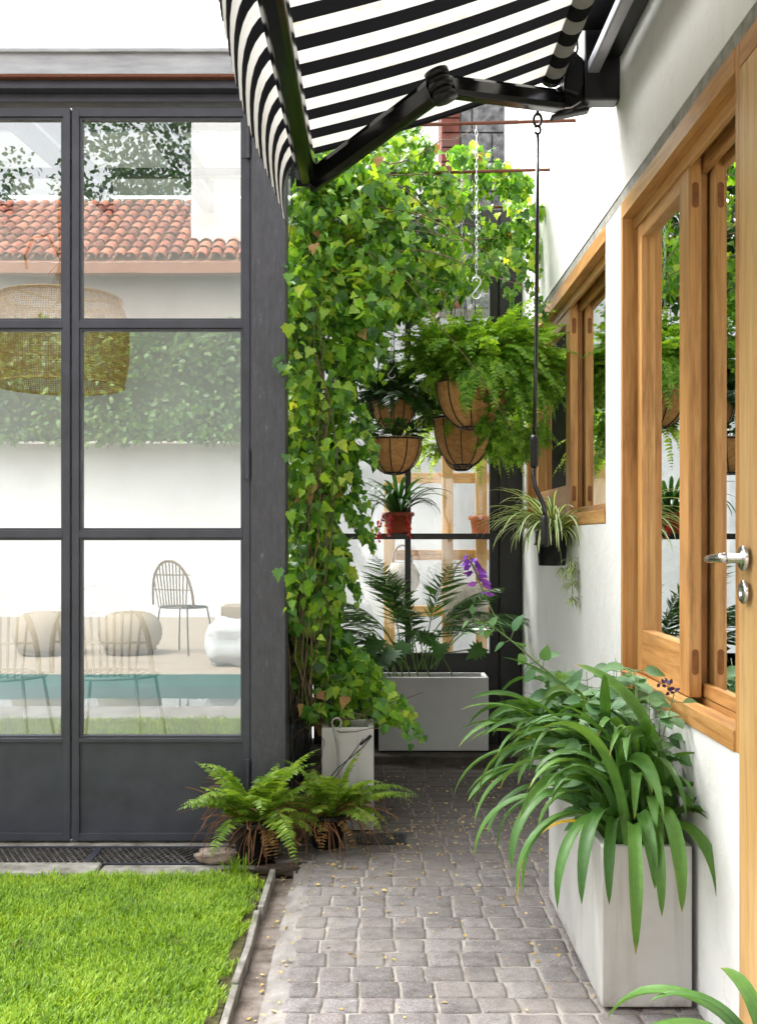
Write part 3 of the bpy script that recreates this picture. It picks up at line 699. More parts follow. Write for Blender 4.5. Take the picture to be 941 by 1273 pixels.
m = MB(); m.box(-4.2, -0.36, GY+0.065, 5.65, -0.1, -0.002)
m.build('floor', noisy('screed_floor', [(0.22,0.21,0.20),(0.30,0.29,0.28),(0.36,0.35,0.34)], 3, 0.5, bs=0.05), con)

# rattan pendant lamp inside
pl = thing('pendant_lamp', P(75, 480, 5.2), 'large woven rattan drum pendant lamp hanging inside the glass doors', 'lamp')
lx, ly, lz = P(75, 480, 5.2)
def weave(mb, c, prof, nv, nh, r, seedoff=0):
    # prof(t)->(radius,z)
    for i in range(nv):
        a = 2*math.pi*i/nv; pts = []
        for k in range(9):
            rr, z = prof(k/8); pts.append((c[0]+rr*math.cos(a), c[1]+rr*math.sin(a), c[2]+z))
        mb.tube(pts, r, 3, False)
    for j in range(nh):
        rr, z = prof(j/(nh-1)); pts = [(c[0]+(rr+0.002*(-1)**k)*math.cos(2*math.pi*k/48), c[1]+(rr+0.002*(-1)**k)*math.sin(2*math.pi*k/48), c[2]+z) for k in range(49)]
        mb.tube(pts, r*0.9, 3, False)
M['rattan'] = noisy('rattan', [(0.36,0.23,0.075),(0.55,0.38,0.14),(0.66,0.49,0.21)], 60, 0.6, bs=0.2)
m = MB(); weave(m, (lx,ly,lz), lambda t: (0.325-0.03*abs(2*t-1)**3*(1 if t<0.5 else 1.6), 0.42*t), 170, 40, 0.0026)
m.build('shade', M['rattan'], pl)
m = MB(); weave(m, (lx,ly,lz), lambda t: (0.295, 0.42*t), 40, 5, 0.002)
for t_, q in ((0.0,0.30),(0.42,0.28)):
    m.tube([(lx+q*math.cos(a), ly+q*math.sin(a), lz+t_) for a in np.linspace(0, 2*math.pi, 41)], 0.008, 6, False)
m.build('frame', M['rattan'], pl)
m = MB(); m.tube([(lx,ly,lz+0.40),(lx+0.01,ly,lz+0.55),(lx,ly,lz+0.8),(lx,ly,2.70+(ly-GY)*0.081)], 0.011, 6)
m.tube([(lx,ly,lz+0.62),(lx-0.05,ly-0.03,lz+0.72),(lx-0.12,ly-0.03,lz+0.71),(lx-0.16,ly-0.03,lz+0.62),(lx-0.15,ly-0.03,lz+0.56)], 0.007, 5)
for k in range(14):
    m.tube([(lx,ly,lz+0.60),(lx+rng.normal()*0.03,ly+rng.normal()*0.03,lz+0.50+rng.normal()*0.03)], 0.002, 3)
m.build('rope', noisy('jute', [(0.32,0.22,0.11),(0.45,0.33,0.18)], 80, 0.9), pl)
m = MB(); m.lathe((lx,ly,lz+0.2), [(0.001,-0.05),(0.03,-0.035),(0.035,0.0),(0.016,0.05),(0.016,0.11),(0.001,0.112)], 14); m.build('bulb', plain('opal_bulb', (0.7,0.68,0.62), 0.3), pl, True)
m = MB()
for k in range(3):
    a = 2*math.pi*k/3; m.tube([(lx,ly,lz+0.41),(lx+0.285*math.cos(a),ly+0.285*math.sin(a),lz+0.412)], 0.005, 5)
m.build('spider_arm', M['rattan'], pl)

# chairs inside
M['bar_pale'] = plain('pale_wire', (0.42,0.42,0.40), 0.5)
M['cane_dark'] = noisy('dark_cane', [(0.05,0.028,0.012),(0.12,0.07,0.03),(0.20,0.12,0.05)], 50, 0.6)
def wire_chair(x, y, rot, label, cane=True):
    t = thing('wire_chair', (x, y, 0), label, 'chair', 'wire chairs around the house')
    fm = M['bar_pale'] if cane == 'pale' else M['black']
    ca, sa = math.cos(rot), math.sin(rot)
    def W(p): return (x+p[0]*ca-p[1]*sa, y+p[0]*sa+p[1]*ca, p[2])
    for sx in (-1,1):
        for sy in (-1,1):
            m = MB(); m.tube([W((sx*0.16, sy*0.15, 0.45)), W((sx*0.22, sy*0.21, 0.0))], 0.008, 6); m.build('leg', fm, t)
    m = MB(); m.tube([W((0.22*math.cos(a), 0.21*math.sin(a), 0.45)) for a in np.linspace(0, 2*math.pi, 25)], 0.009, 5, False)
    for k in range(-4, 5):
        q = k*0.045; h = math.sqrt(max(0, 0.21**2-q*q)); m.tube([W((q,-h,0.45)), W((q,h,0.45))], 0.005, 4)
    m.build('seat', fm, t)
    bk = MB()
    rim = [W((0.24*math.cos(a), 0.16+0.06*math.sin(a)*1, 0.47+0.42*math.sin(a)**0.8 if math.sin(a) > 0 else 0.47)) for a in np.linspace(0.001, math.pi-0.001, 19)]
    bk.tube(rim, 0.013, 6, False)
    for k in range(-5, 6):
        q = k*0.04; h = 0.42*max(0.05, 1-(q/0.24)**2)**0.4
        bk.tube([W((q*0.8, 0.17, 0.45)), W((q, 0.16+0.06*h/0.42, 0.47+h))], 0.007, 4)
    for z in (0.62, 0.76): bk.tube([W((q, 0.19-0.3*q*q, z)) for q in np.linspace(-0.22, 0.22, 9)], 0.006, 4)
    bk.build('backrest', M['cane_dark'] if cane is True else fm, t)
    return t
wire_chair(-1.80, 5.15, R(180), 'pale wire chair inside the conservatory, behind the left door leaf', 'pale')
wire_chair(-1.27, 5.2, R(175), 'pale wire chair inside the conservatory, behind the right door leaf', 'pale')

# drain grate
gr = thing('drain_grate', (-1.4, 3.78, 0), 'rusty diamond mesh drain grate along the glass doors', 'grate')
m = MB(); 
x = -3.55
def clipdiag(x, sg):
    return [(x, 3.678, -0.012), (x+sg*0.10, 3.868, -0.012)]
while x < -0.62:
    for sg in (-1, 1):
        a, b = clipdiag(x, sg)
        m.bar(a, b, 0.004, 0.008)
    x += 0.0235
m.build('mesh', noisy('grate_steel', [(0.06,0.055,0.05),(0.13,0.12,0.11),(0.20,0.19,0.18)], 30, 0.6, metal=0.4), gr)
m = MB()
for y in (3.672, 3.870): m.box(-3.6, -0.52, y-0.005, y+0.005, -0.03, -0.004)
for x in (-2.6, -1.6, -0.99, -0.56): m.box(x-0.012, x+0.012, 3.677, 3.865, -0.03, -0.005)
m.build('frame', M['steel'], gr)
m = MB(); m.add([(-3.6,3.66,-0.12),(-0.45,3.66,-0.12),(-0.45,3.88,-0.12),(-3.6,3.88,-0.12)], [(0,1,2,3)])
kind(m.build('drain_bed', M['recess_shade']), 'structure')
# bark/stone lump, soil corner below ferns
def lump(name, c, sx, sy, sz, mat, label, cat, seed):
    m = MB(); V = []; n1, n2 = 26, 16
    for j in range(n2+1):
        for i in range(n1):
            a = 2*math.pi*i/n1; b = -math.pi/2+math.pi*j/n2
            p = np.array([math.cos(a)*math.cos(b), math.sin(a)*math.cos(b), math.sin(b)])
            p = np.sign(p)*np.abs(p)**0.7
            k = 1+0.30*grid_noise(p, 2.3, seed)+0.14*grid_noise(p, 6, seed)
            V.append((c[0]+p[0]*sx*k, c[1]+p[1]*sy*k, max(c[2]+p[2]*sz*k, c[2]-sz*0.9)))
    m.add(V, [(j*n1+i, j*n1+(i+1) % n1, (j+1)*n1+(i+1) % n1, (j+1)*n1+i) for j in range(n2) for i in range(n1)])
    return tag(m.build(name, mat, smooth=True), label, cat)
M['brownstone'] = noisy('brown_stone', [(0.14,0.095,0.07),(0.26,0.20,0.16),(0.36,0.30,0.25)], 14, 0.9, bs=0.7, bd=0.008, stretch=(1,3,6))
lump('stone', (-0.545,3.70,0.012), 0.075, 0.05, 0.022, M['brownstone'], 'flat brown stone lying on the end of the drain grate', 'stone', 4.0)
m = MB(); V = []; nx, ny = 26, 14
for j in range(ny+1):
    for i in range(nx+1):
        x = -0.53+0.30*i/nx; y = 3.57+0.40*j/ny
        V.append((x, y, -0.010+0.016*grid_noise((x,y,0), 16)))
m.add(V, [(j*(nx+1)+i, j*(nx+1)+i+1, (j+1)*(nx+1)+i+1, (j+1)*(nx+1)+i) for j in range(ny) for i in range(nx)])
kind(m.build('bare_soil', M['soil'], smooth=True), 'structure')
# small floor drain
fd = thing('floor_drain', (0.03, 3.95, 0), 'small dark slotted floor drain set in the pavers', 'drain')
m = MB(); 
for k in range(9): m.box(-0.06, 0.10, 3.885+k*0.015, 3.893+k*0.015, -0.006, 0.003)
for x in (-0.068, 0.10): m.box(x, x+0.008, 3.88, 4.02, -0.006, 0.003)
m.build('grille', M['steel'], fd)
m = MB(); m.add([(-0.07,3.875,0.0015),(0.11,3.875,0.0015),(0.11,4.025,0.0015),(-0.07,4.025,0.0015)], [(0,1,2,3)]); m.build('sump_shade', M['recess_shade'], fd)  # flat black sheet between the bars, painted as the shade of the sump

# ================================================================== WHITE HOUSE (right)
hs = thing('white_house', (WX, 2.0, 0), 'white plastered house wall with timber sliding windows and door', 'house')
X1 = WX+0.20
m = MB()
def wallpiece(y0, y1, z0, z1):
    m.box(WX, X1, y0, y1, z0, z1)
wallpiece(-3.0, 1.35, -0.05, 2.126)
wallpiece(2.227, 3.31, -0.05, 0.655)
wallpiece(3.31, 3.53, -0.05, 2.126)
wallpiece(3.53, 5.41, -0.05, 1.15)
wallpiece(5.41, 5.72, -0.05, 2.13)
wallpiece(-3.0, 5.72, 2.165, 3.9)
wallpiece(5.41, 5.72, 2.1305, 2.1645)
m.build('wall', M['plaster'], hs)
m = MB(); m.box(WX+0.002, X1, -3.0, 3.325, 2.127, 2.1645); m.box(WX+0.003, X1, 3.325, 5.409, 2.134, 2.1645)
m.build('lintel', M['lintel'], hs)
# rooms behind
m = MB()
m.box(X1+0.001, 4.2, -3.0, 5.72, -0.08, -0.03); m.box(4.2, 4.3, -3.0, 5.72, -0.05, 3.0); m.box(X1, 4.2, 5.721, 5.8, -0.05, 3.0); m.box(X1, 4.2, -3.1, -3.01, -0.05, 3.0)
m.box(X1+0.001, 2.0, -3.0, 5.72, 2.6, 2.7)
M['room'] = noisy('room_wall', [(0.30,0.33,0.33),(0.40,0.43,0.43),(0.46,0.49,0.49)], 2, 0.8, bs=0.05)
m.build('interior', M['room'], hs)
m = MB(); m.box(1.6, 2.4, 2.2, 5.0, -0.03, 0.88); m.box(1.55, 2.45, 2.15, 5.05, 0.881, 0.92)
m.build('worktop', noisy('steel_worktop', [(0.25,0.27,0.28),(0.36,0.38,0.39)], 4, 0.3, metal=0.5, bs=0), hs)
for b_ in ((4.1,4.199,2.6,3.4,0.9,2.0),(3.9,4.199,4.2,5.0,1.2,2.2)):
    m = MB(); m.box(*b_); m.build('cupboard', M['black'], hs)

M['pull'] = noisy('pull_recess', [(0.14,0.055,0.018),(0.24,0.10,0.03)], 40, 0.8)
def sliding_window(y0, y1, z0, z1, face):
    """y0 near, y1 far; face = x of the frame front"""
    D = 0.15
    s = MB(); s.box(face-0.004, face+0.033, y0+0.0245, y1-0.0245, z0, z0+0.046); s.box(face+0.033, face+D, y0+0.0245, y1-0.0245, z0, z0+0.026)
    for dx in (0.034, 0.082, 0.128): s.box(face+dx, face+dx+0.010, y0+0.0245, y1-0.0245, z0+0.026, z0+0.042)
    w = s.build('window', M['wood_h'], hs, bevel=0.002)
    for a, b in ((y1-0.024, y1), (y0, y0+0.024)):
        f = MB(); f.box(face, face+D, a, b, z0, z1); f.build('jamb', M['wood_v'], w, bevel=0.002)
    h = MB(); h.box(face-0.002, face+D, y0+0.0245, y1-0.0245, z1-0.052, z1)
    for dx in (0.034, 0.082, 0.128): h.box(face+dx, face+dx+0.014, y0+0.0245, y1-0.0245, z1-0.085, z1-0.052)
    h.build('head', M['wood_h'], w, bevel=0.002)
    mid = (y0+y1)/2
    for k, (a, b, xo, gx) in enumerate(((mid-0.045, y1-0.045, 0.040, 0.020), (y0+0.03, mid+0.045, 0.078, 0.010))):
        x0, x1 = face+xo, face+xo+0.032
        sw = 0.088 if y1-y0 < 1.4 else 0.10
        zb, zt = z0+0.044, z1-0.058
        for p_, q_ in ((a, a+sw), (b-0.055, b)):
            v = MB(); v.box(x0, x1, p_, q_, zb, zt); v.build('sash_stile', M['wood_v'], w, bevel=0.003)
        rb, rt = (0.13, 0.07) if k == 0 else (0.035, 0.035)
        for p_, q_ in ((zb, zb+rb), (zt-rt, zt)):
            r_ = MB(); r_.box(x0+0.001, x1-0.001, a+sw, b-0.055, p_, q_); r_.build('sash_rail', M['wood_h'], w, bevel=0.003)
        g = MB(); xm = x0+gx; g.add([(xm,a+sw,zb+rb),(xm,b-0.055,zb+rb),(xm,b-0.055,zt-rt),(xm,a+sw,zt-rt)], [(0,1,2,3)])
        g.build('pane', M['pane_win'], w)
        if k == 0:
            for zz in (zb+0.09, zt-0.10):
                q = MB(); c = ((x0+x1)/2, a-0.0006, zz)
                V = [(c[0]+0.0085*math.cos(t), c[1], c[2]+0.0085*math.sin(t)+(0.024 if math.sin(t) > 0 else -0.024)) for t in np.linspace(0.01, 2*math.pi+0.01, 24, endpoint=False)]
                q.add(V, [tuple(range(24))])
                q.build('finger_pull', M['pull'], w)
    # putty/plaster edge round the opening
    return w
sliding_window(2.227, 3.306, 0.655, 2.1265, WX-0.002)
sliding_window(3.532, 5.408, 1.152, 2.1335, WX+0.004)
# timber door next to the window
d = MB(); d.box(WX-0.003, WX+0.05, 2.08, 2.2255, 0.0, 2.07); d.box(WX-0.003, WX+0.05, 1.37, 1.50, 0.0, 2.07)
door = d.build('timber_door', M['wood_pale_v'], hs, bevel=0.003)
for z0, z1 in ((0.0,0.25),(1.98,2.07)):
    d = MB(); d.box(WX-0.001, WX+0.048, 1.5005, 2.0795, z0, z1); d.build('door_rail', M['wood_h'], door, bevel=0.003)
g = MB(); g.add([(WX+0.02,1.5,0.25),(WX+0.02,2.08,0.25),(WX+0.02,2.08,1.98),(WX+0.02,1.5,1.98)], [(0,1,2,3)]); g.build('pane', M['pane_win'], door)
d = MB(); d.box(WX-0.002, WX+0.1, 1.351, 2.2255, 2.0725, 2.1265); d.build('door_head', M['wood_h'], door, bevel=0.002)
hy = WX*F/(930-CX)-0.01; hz = CAMH-(694-CY)*hy/F
d = MB(); d.lathe((WX-0.012, hy, hz), [(0.026,0.0),(0.026,-0.005),(0.022,-0.008),(0.010,-0.009),(0.010,-0.035),(0.0001,-0.035)], 22, 'X')
d.tube([(WX-0.045,hy,hz),(WX-0.052,hy+0.02,hz+0.001),(WX-0.054,hy+0.07,hz-0.002),(WX-0.050,hy+0.115,hz-0.004)], [0.0105,0.010,0.009,0.008], 12)
d.build('handle', M['chrome'], door, True)
kz = CAMH-(736-CY)*hy/F
d = MB(); d.lathe((WX-0.012, hy, kz), [(0.024,0.0),(0.024,-0.004),(0.020,-0.007),(0.009,-0.007),(0.009,-0.004),(0.0001,-0.004)], 22, 'X'); d.build('keyhole', M['chrome'], door, True)

# ================================================================== GLAZED SCREEN at the end of the alley
SY = 5.60
sc = thing('glazed_screen', (0.2, SY, 0.04), 'black steel glazed screen closing the end of the paved alley', 'screen')
m = MB(); m.box(0.635, 0.746, SY-0.05, SY+0.05, 0.04, 2.80); m.box(-0.325, -0.27, SY-0.03, SY+0.05, 0.04, 2.80)
m.build('post', M['black'], sc, bevel=0.003)
m = MB(); m.box(-0.2695, 0.6345, SY-0.04, SY+0.04, 2.69, 2.80); m.build('head_beam', M['black'], sc, bevel=0.003)
m = MB(); m.box(0.147, 0.178, SY-0.02, SY+0.02, 0.51, 2.689); m.box(0.585, 0.634, SY-0.018, SY+0.018, 0.51, 2.689); m.build('mullion', M['black'], sc, bevel=0.002)
m = MB(); m.box(-0.269, 0.634, SY-0.135, SY+0.022, 1.098, 1.128); m.build('transom_shelf', M['black'], sc, bevel=0.002)
m = MB(); m.box(-0.269, 0.634, SY-0.02, SY+0.02, 0.04, 0.509); m.build('base_panel', M['black'], sc)
for (x0, x1) in ((-0.269,0.147),(0.178,0.585)):
    for (z0, z1) in ((0.51,1.098),(1.128,2.689)):
        g = MB(); g.add([(x0,SY,z0),(x1,SY,z0),(x1,SY,z1),(x0,SY,z1)], [(0,1,2,3)]); g.build('pane', M['pane_scr'], sc)
# yard behind the screen
m = MB(); m.add([(-0.9,5.78,0.0),(4,5.78,0.0),(4,9.3,0.0),(-0.9,9.3,0.0)], [(0,1,2,3)]); kind(m.build('yard_floor', M['concrete']), 'structure')
m = MB(); m.box(-0.9, 4.0, 7.6, 7.8, -0.1, 2.95)
tag(m.build('yard_wall', noisy('greyed_limewash', [(0.36,0.37,0.37),(0.43,0.44,0.44),(0.48,0.49,0.49)], 3, 0.85, bs=0.2), bevel=0.01), 'white wall standing in the yard behind the glazed screen', 'wall')
m = MB(); m.box(-0.75, 4.0, 8.6, 8.8, 2.6, 5.4); tag(m.build('neighbour_wall', M['plaster']), 'tall bright white neighbouring wall above the end of the alley', 'wall')
def brickcol():
    c0 = P(549, 190, 7.0); c1 = P(628, 100, 7.0)
    t = thing('brick_chimney', ((c0[0]+c1[0])/2, 7.2, 2.6), 'grey block and red brick chimney rising behind the vine', 'chimney')
    m = MB(); z = 2.6; k = 0
    xm = c0[0]+0.12
    r = np.random.default_rng(3)
    while z < 4.6:
        h = 0.19
        cut = [xm] + ([ (xm+c1[0])/2+0.06 ] if k % 2 else [ (xm+c1[0])/2-0.07 ]) + [c1[0]]
        for a, b in zip(cut[:-1], cut[1:]): m.box(a+0.006, b-0.006, 7.0+r.random()*0.006, 7.35, z+0.006, z+h-0.006)
        z += h; k += 1
    m.build('block_shaft', noisy('dark_block', [(0.06,0.06,0.065),(0.16,0.16,0.165),(0.27,0.27,0.27)], 22, 0.9, bs=0.6, bd=0.01), t)
    m = MB(); z = 2.6
    while z < 4.6: m.box(c0[0], xm-0.004, 7.002, 7.34, z+0.005, z+0.09); z += 0.095
    m.build('brick_edge', noisy('dark_brick', [(0.09,0.03,0.022),(0.17,0.055,0.04),(0.12,0.09,0.08)], 12, 0.9, bs=0.5), t)
    m = MB(); m.box(c0[0]+0.01, c1[0]-0.012, 7.03, 7.33, 2.6, 4.6); m.build('mortar', M['lintel'], t)
brickcol()

# objects behind the glass: timber rack, pot
def rack():
    t = thing('timber_rack', (0.42, 6.2, 0), 'pale timber rack of uprights and rails behind the glazed screen', 'rack')
    Yr = 6.2
    for px in (484, 556, 598):
        a = P(px, 840, Yr); b = P(px+2, 560 if px > 500 else 600, Yr)
        m = MB(); m.box(a[0]-0.032, a[0]+0.032, Yr-0.02, Yr+0.02, 0.0, b[2]); m.build('upright', M['wood_pale_v'], t, bevel=0.002)
    for py in (594, 690, 760):
        m = MB(); a = P(484, py, Yr); b = P(620, py, Yr); m.box(a[0]+0.034, b[0], Yr+0.0215, Yr+0.045, a[2]-0.03, a[2]+0.03); m.build('rail', M['wood_pale_h'], t, bevel=0.002)
    m = MB(); a = P(484, 664, Yr); b = P(640, 664, Yr); m.box(a[0], b[0], Yr-0.14, Yr+0.02, a[2]-0.03, a[2]-0.008); m.build('shelf', M['wood_pale_h'], t, bevel=0.002)
rack()
def pot_mesh(c, r0, r1, h, rim=0.008, rimh=0.022, n=28):
    m = MB(); m.lathe(c, [(0.0001,0),(r0*0.96,0.0),(r0,0.004),(r0+(r1-r0)*(1-rimh/h),h-rimh),(r1+rim*0.8,h-rimh),(r1+rim,h-rimh*0.8),(r1+rim,h-0.003),(r1+rim-0.003,h),(r1-0.003,h),(r1-0.006,h-0.004),(r1*0.93,h-0.03),(0.0001,h-0.03)], n)
    return m
tp = thing('terracotta_pot', P(598, 660, 6.12), 'small pale terracotta pot on the rack behind the glass', 'pot')
c = P(598, 666, 6.12); c[2] = P(484,664,6.2)[2]-0.0075
pot_mesh(c, 0.05, 0.065, 0.11).build('pot', M['terracotta'], tp, True)
m = MB(); m.lathe((c[0],c[1],c[2]+0.085), [(0.06,0.0),(0.0001,0.004)], 20); m.build('soil', M['soil'], tp)
def bag(px, py, r, label, seed):
    Yb = 6.06
    t = thing('woven_pouch', P(px, py, Yb), label, 'bag', 'pouches hanging on the rack')
    c = P(px, py, Yb)
    m = MB(); m.lathe(c, [(0.0001,-r*1.25),(r*0.6,-r*1.1),(r*0.95,-r*0.5),(r,0.0),(r*0.7,r*0.6),(r*0.55,r*0.7)], 20); m.build('body', noisy('straw', [(0.22,0.19,0.15),(0.32,0.29,0.24)], 50, 0.9), t, True)
    m = MB(); m.tube([c+np.array([r*0.55*math.cos(a), 0, r*0.68+r*1.0*math.sin(a)]) for a in np.linspace(0, math.pi, 13)], 0.006, 5); m.build('handle', M['bark'], t)
bag(500, 715, 0.10, 'pale woven pouch hanging on the left of the rack', 1)
bag(578, 745, 0.13, 'larger grey woven pouch hanging on the right of the rack', 2)

# ================================================================== AWNING
aw = thing('awning', (0.60, 3.3, 2.5), 'black and cream striped folding arm awning fixed to the white house wall', 'awning')
RX, RZ = 0.543, 2.53; BX, BZ = -0.216, 2.254
AY1, AY0 = 3.33, 0.9
M['stripe'] = stripes('striped_canvas', 1, 0.145, 0.05)
m = MB()
nx, ny = 14, 40; V = []
for j in range(ny+1):
    for i in range(nx+1):
        u = i/nx; x = RX-0.02+(BX-RX+0.02)*u; z = RZ-0.01+(BZ+0.035-RZ+0.01)*u-0.016*math.sin(math.pi*u)
        y = AY0+(AY1-AY0)*j/ny
        V.append((x, y, z))
m.add(V, [(j*(nx+1)+i, j*(nx+1)+i+1, (j+1)*(nx+1)+i+1, (j+1)*(nx+1)+i) for j in range(ny) for i in range(nx)])
m.build('canvas', M['stripe'], aw, True)
m = MB(); pts = [(RX-0.02+(BX-RX+0.02)*u, AY1+0.002, RZ-0.012+(BZ+0.035-RZ+0.01)*u-0.016*math.sin(math.pi*u)) for u in np.linspace(0, 1, 15)]
m.tube(pts, 0.0035, 5); m.build('hem', M['black'], aw)
# valance with rounded scallops
m = MB(); per = 0.0775; V = []; Fs = []
ny = int((AY1-AY0)/per*10); nz = 8
yy0 = AY0
for j in range(ny+1):
    y = yy0+(AY1-AY0+0.03)*j/ny
    ph = ((y/0.145+0.05)*2) % 1.0
    drop = 0.205+0.020*(max(0, 1-(2*ph-1)**2))**0.5
    for k in range(nz+1):
        t = k/nz
        wv = -0.062*(1-(1-t)**2.6)+0.020*t**2+0.010*t*math.sin(4.1*y+1)
        V.append((BX-0.030+wv, y, BZ+0.03-drop*(0.25*t+0.75*t**1.5)))
m.add(V, [(j*(nz+1)+k, (j+1)*(nz+1)+k, (j+1)*(nz+1)+k+1, j*(nz+1)+k+1) for j in range(ny) for k in range(nz)])
m.build('valance', M['stripe'], aw, True)
# roller
m = MB(); m.tube([(RX, AY0, RZ+0.01), (RX, AY1-0.01, RZ+0.01)], 0.036, 28); m.build('roller', M['stripe'], aw, True)
m = MB(); m.tube([(RX, AY1-0.009, RZ+0.01), (RX, AY1+0.02, RZ+0.01)], 0.038, 28); m.tube([(RX,AY1+0.02,RZ+0.01),(RX,AY1+0.05,RZ+0.01)], 0.014, 12); m.build('roller_cap', M['black_gloss'], aw)
# front bar: rounded profile
def prism_y(prof, y0, y1):
    m = MB(); n = len(prof)
    V = [(x, y0, z) for x, z in prof]+[(x, y1, z) for x, z in prof]
    m.add(V, [(i, (i+1) % n, n+(i+1) % n, n+i) for i in range(n)]+[tuple(range(n-1,-1,-1)), tuple(range(n, 2*n))]); return m
m = prism_y([(BX-0.032,BZ-0.035),(BX-0.020,BZ-0.050),(BX+0.010,BZ-0.050),(BX+0.026,BZ-0.038),(BX+0.030,BZ-0.005),(BX+0.022,BZ+0.028),(BX+0.0,BZ+0.034),(BX-0.028,BZ+0.030)], AY0, AY1+0.03)
m.build('front_bar', M['black_gloss'], aw, bevel=0.004)
m = prism_y([(BX-0.035,BZ-0.054),(BX+0.033,BZ-0.054),(BX+0.033,BZ+0.036),(BX-0.035,BZ+0.036)], AY1+0.0305, AY1+0.038)
m.build('end_cap', M['black_rub'], aw, bevel=0.002)
def arm(yj, ye, mirror=1):
    sh = np.array([0.585, yj, 2.470]); el = np.array([0.177, ye, 2.344]); fr = np.array([BX+0.02, yj-0.03*mirror, 2.215])
    def rounded(a, b, w, h, name, taper=0.85):
        d = unit(b-a); up = np.array([-0.34,0,0.94]); s = unit(np.cross(d, up)); u = np.cross(s, d)
        m = MB(); prof = [(-1,-0.55),(-0.6,-1),(0.6,-1),(1,-0.55),(1,0.55),(0.6,1),(-0.6,1),(-1,0.55)]
        V = [q+s*w/2*x*k+u*h/2*z*k for q, k in ((a,1),(b,taper)) for x, z in prof]
        m.add(V, [(i, (i+1) % 8, 8+(i+1) % 8, 8+i) for i in range(8)]+[tuple(range(7,-1,-1)), tuple(range(8,16))])
        return m.build(name, M['black_gloss'], aw, bevel=0.003)
    up_ = rounded(sh, el+unit(sh-el)*0.03, 0.046, 0.070, 'upper_arm')
    lo = rounded(fr, el+unit(fr-el)*0.03, 0.040, 0.066, 'forearm', 1.02)
    u = np.array([-0.34,0,0.94])
    m = MB()
    for k, q in enumerate((-0.034,-0.017,0.0,0.017,0.034)):
        m.tube([el+u*(q-0.0075), el+u*(q+0.0075)], 0.034 if k % 2 == 0 else 0.027, 20)
    for off in (-0.016, 0.016): m.tube([el+unit(sh-el)*0.06+u*off, el+unit(sh-el)*0.01+np.array([0,-0.028*mirror,0])+u*off, el+unit(fr-el)*0.01+np.array([0,-0.028*mirror,0])+u*off, el+unit(fr-el)*0.06+u*off], 0.006, 8)
    m.build('elbow', M['black_rub'], aw, True)
    # forearm joint at bar and shoulder knuckle
    m = MB(); m.tube([fr+u*-0.03, fr+u*0.03], 0.019, 16); m.build('bar_joint', M['black_rub'], aw, True)
    m = MB(); m.tube([sh+u*-0.042, sh+u*0.042], 0.030, 18)
    m.obox(sh+np.array([0.045,0,0.03]), (0.045,0,0.012), (0,0.026,0), (-0.012,0,0.05)); m.obox(sh+np.array([0.02,0.0,-0.038]), (0.06,0,0.012), (0,0.020,0), (-0.001,0,0.006))
    m.build('shoulder', M['black_rub'], aw, bevel=0.006)
    m = MB(); q = sh+np.array([0.075, -0.03*mirror, 0.02])
    for k in range(3): m.tube([q+np.array([0,0,0.022*k]), q+np.array([0,-0.012*mirror,0.022*k])], 0.008, 6)
    m.tube([sh+np.array([-0.03,-0.03,-0.035]), sh+np.array([0.02,-0.034,-0.03]), sh+np.array([0.05,-0.03,-0.01])], 0.003, 5)
    m.build('bolt', M['zinc'], aw)
arm(3.38, 2.96, 1)
arm(0.95, 1.37, -1)
# torsion bar, wall brackets, hood
m = MB(); m.box(0.650, 0.686, 0.9, 3.375, 2.535, 2.571); m.build('torsion_bar', M['bar_grey'], aw, bevel=0.004)
for y in (3.33, 1.2):
    m = MB(); m.box(0.640, 0.7485, y-0.012, y+0.055, 2.452, 2.76); m.build('wall_bracket', M['black'], aw, bevel=0.006)
m = MB(); m.box(0.590, 0.7485, 0.9, 3.31, 2.66, 2.675); m.box(0.700, 0.7485, 0.9, 3.31, 2.58, 2.6595); m.box(0.500, 0.5895, 0.9, 3.36, 2.60, 2.612); m.build('hood', M['black'], aw, bevel=0.003)
m = prism_y([(0.575,2.485),(0.625,2.470),(0.640,2.50),(0.640,2.58),(0.610,2.61),(0.590,2.59)], 3.325, 3.40); m.build('gear_box', M['black_rub'], aw, bevel=0.006)
m = MB(); m.tube([(0.60,3.34,2.55),(0.615,3.30,2.60),(0.61,3.28,2.63)], 0.004, 6); m.build('cable', M['black_rub'], aw)

# crank handle hanging below the gear box
ck = thing('crank_handle', P(668, 150, 3.38), 'long thin black awning crank rod hanging from the arm', 'crank')
pt = lambda px, py: P(px, py, 3.38)
m = MB(); m.tube([pt(668,172), pt(667.5,300), pt(666,450), pt(664,545)], 0.0062, 10); m.build('rod', M['black_gloss'], ck, True)
m = MB(); m.tube([pt(664,541), pt(664,546), pt(664,548), pt(664,578), pt(664,581)], [0.010,0.0145,0.013,0.012,0.0085], 14); m.build('upper_grip', M['black_rub'], ck, True)
m = MB(); m.tube([pt(664,581), pt(663,592), pt(665,604), pt(670,616), pt(675,626), pt(677,634), pt(677,645)], 0.0075, 10); m.build('bend', M['black_gloss'], ck, True)
m = MB(); m.tube([pt(677,641), pt(677,645), pt(677,676), pt(677,680)], [0.009,0.0125,0.0135,0.010], 14); m.build('end_grip', M['black_rub'], ck, True)
m = MB(); c = pt(668,149); m.tube([c+np.array([0.012*math.cos(a), 0.0, 0.020*math.sin(a)]) for a in np.linspace(0, 2*math.pi, 21)], 0.0045, 8, False)
c2 = pt(668,163); m.tube([c2+np.array([0.009*math.cos(a), 0.004*math.sin(a), 0.014*math.sin(a)+0.004]) for a in np.linspace(-2.6, 2.4, 17)], 0.004, 8); m.tube([pt(668,168), pt(668,176)], 0.005, 8)
m.build('hook', M['black_rub'], ck, True)
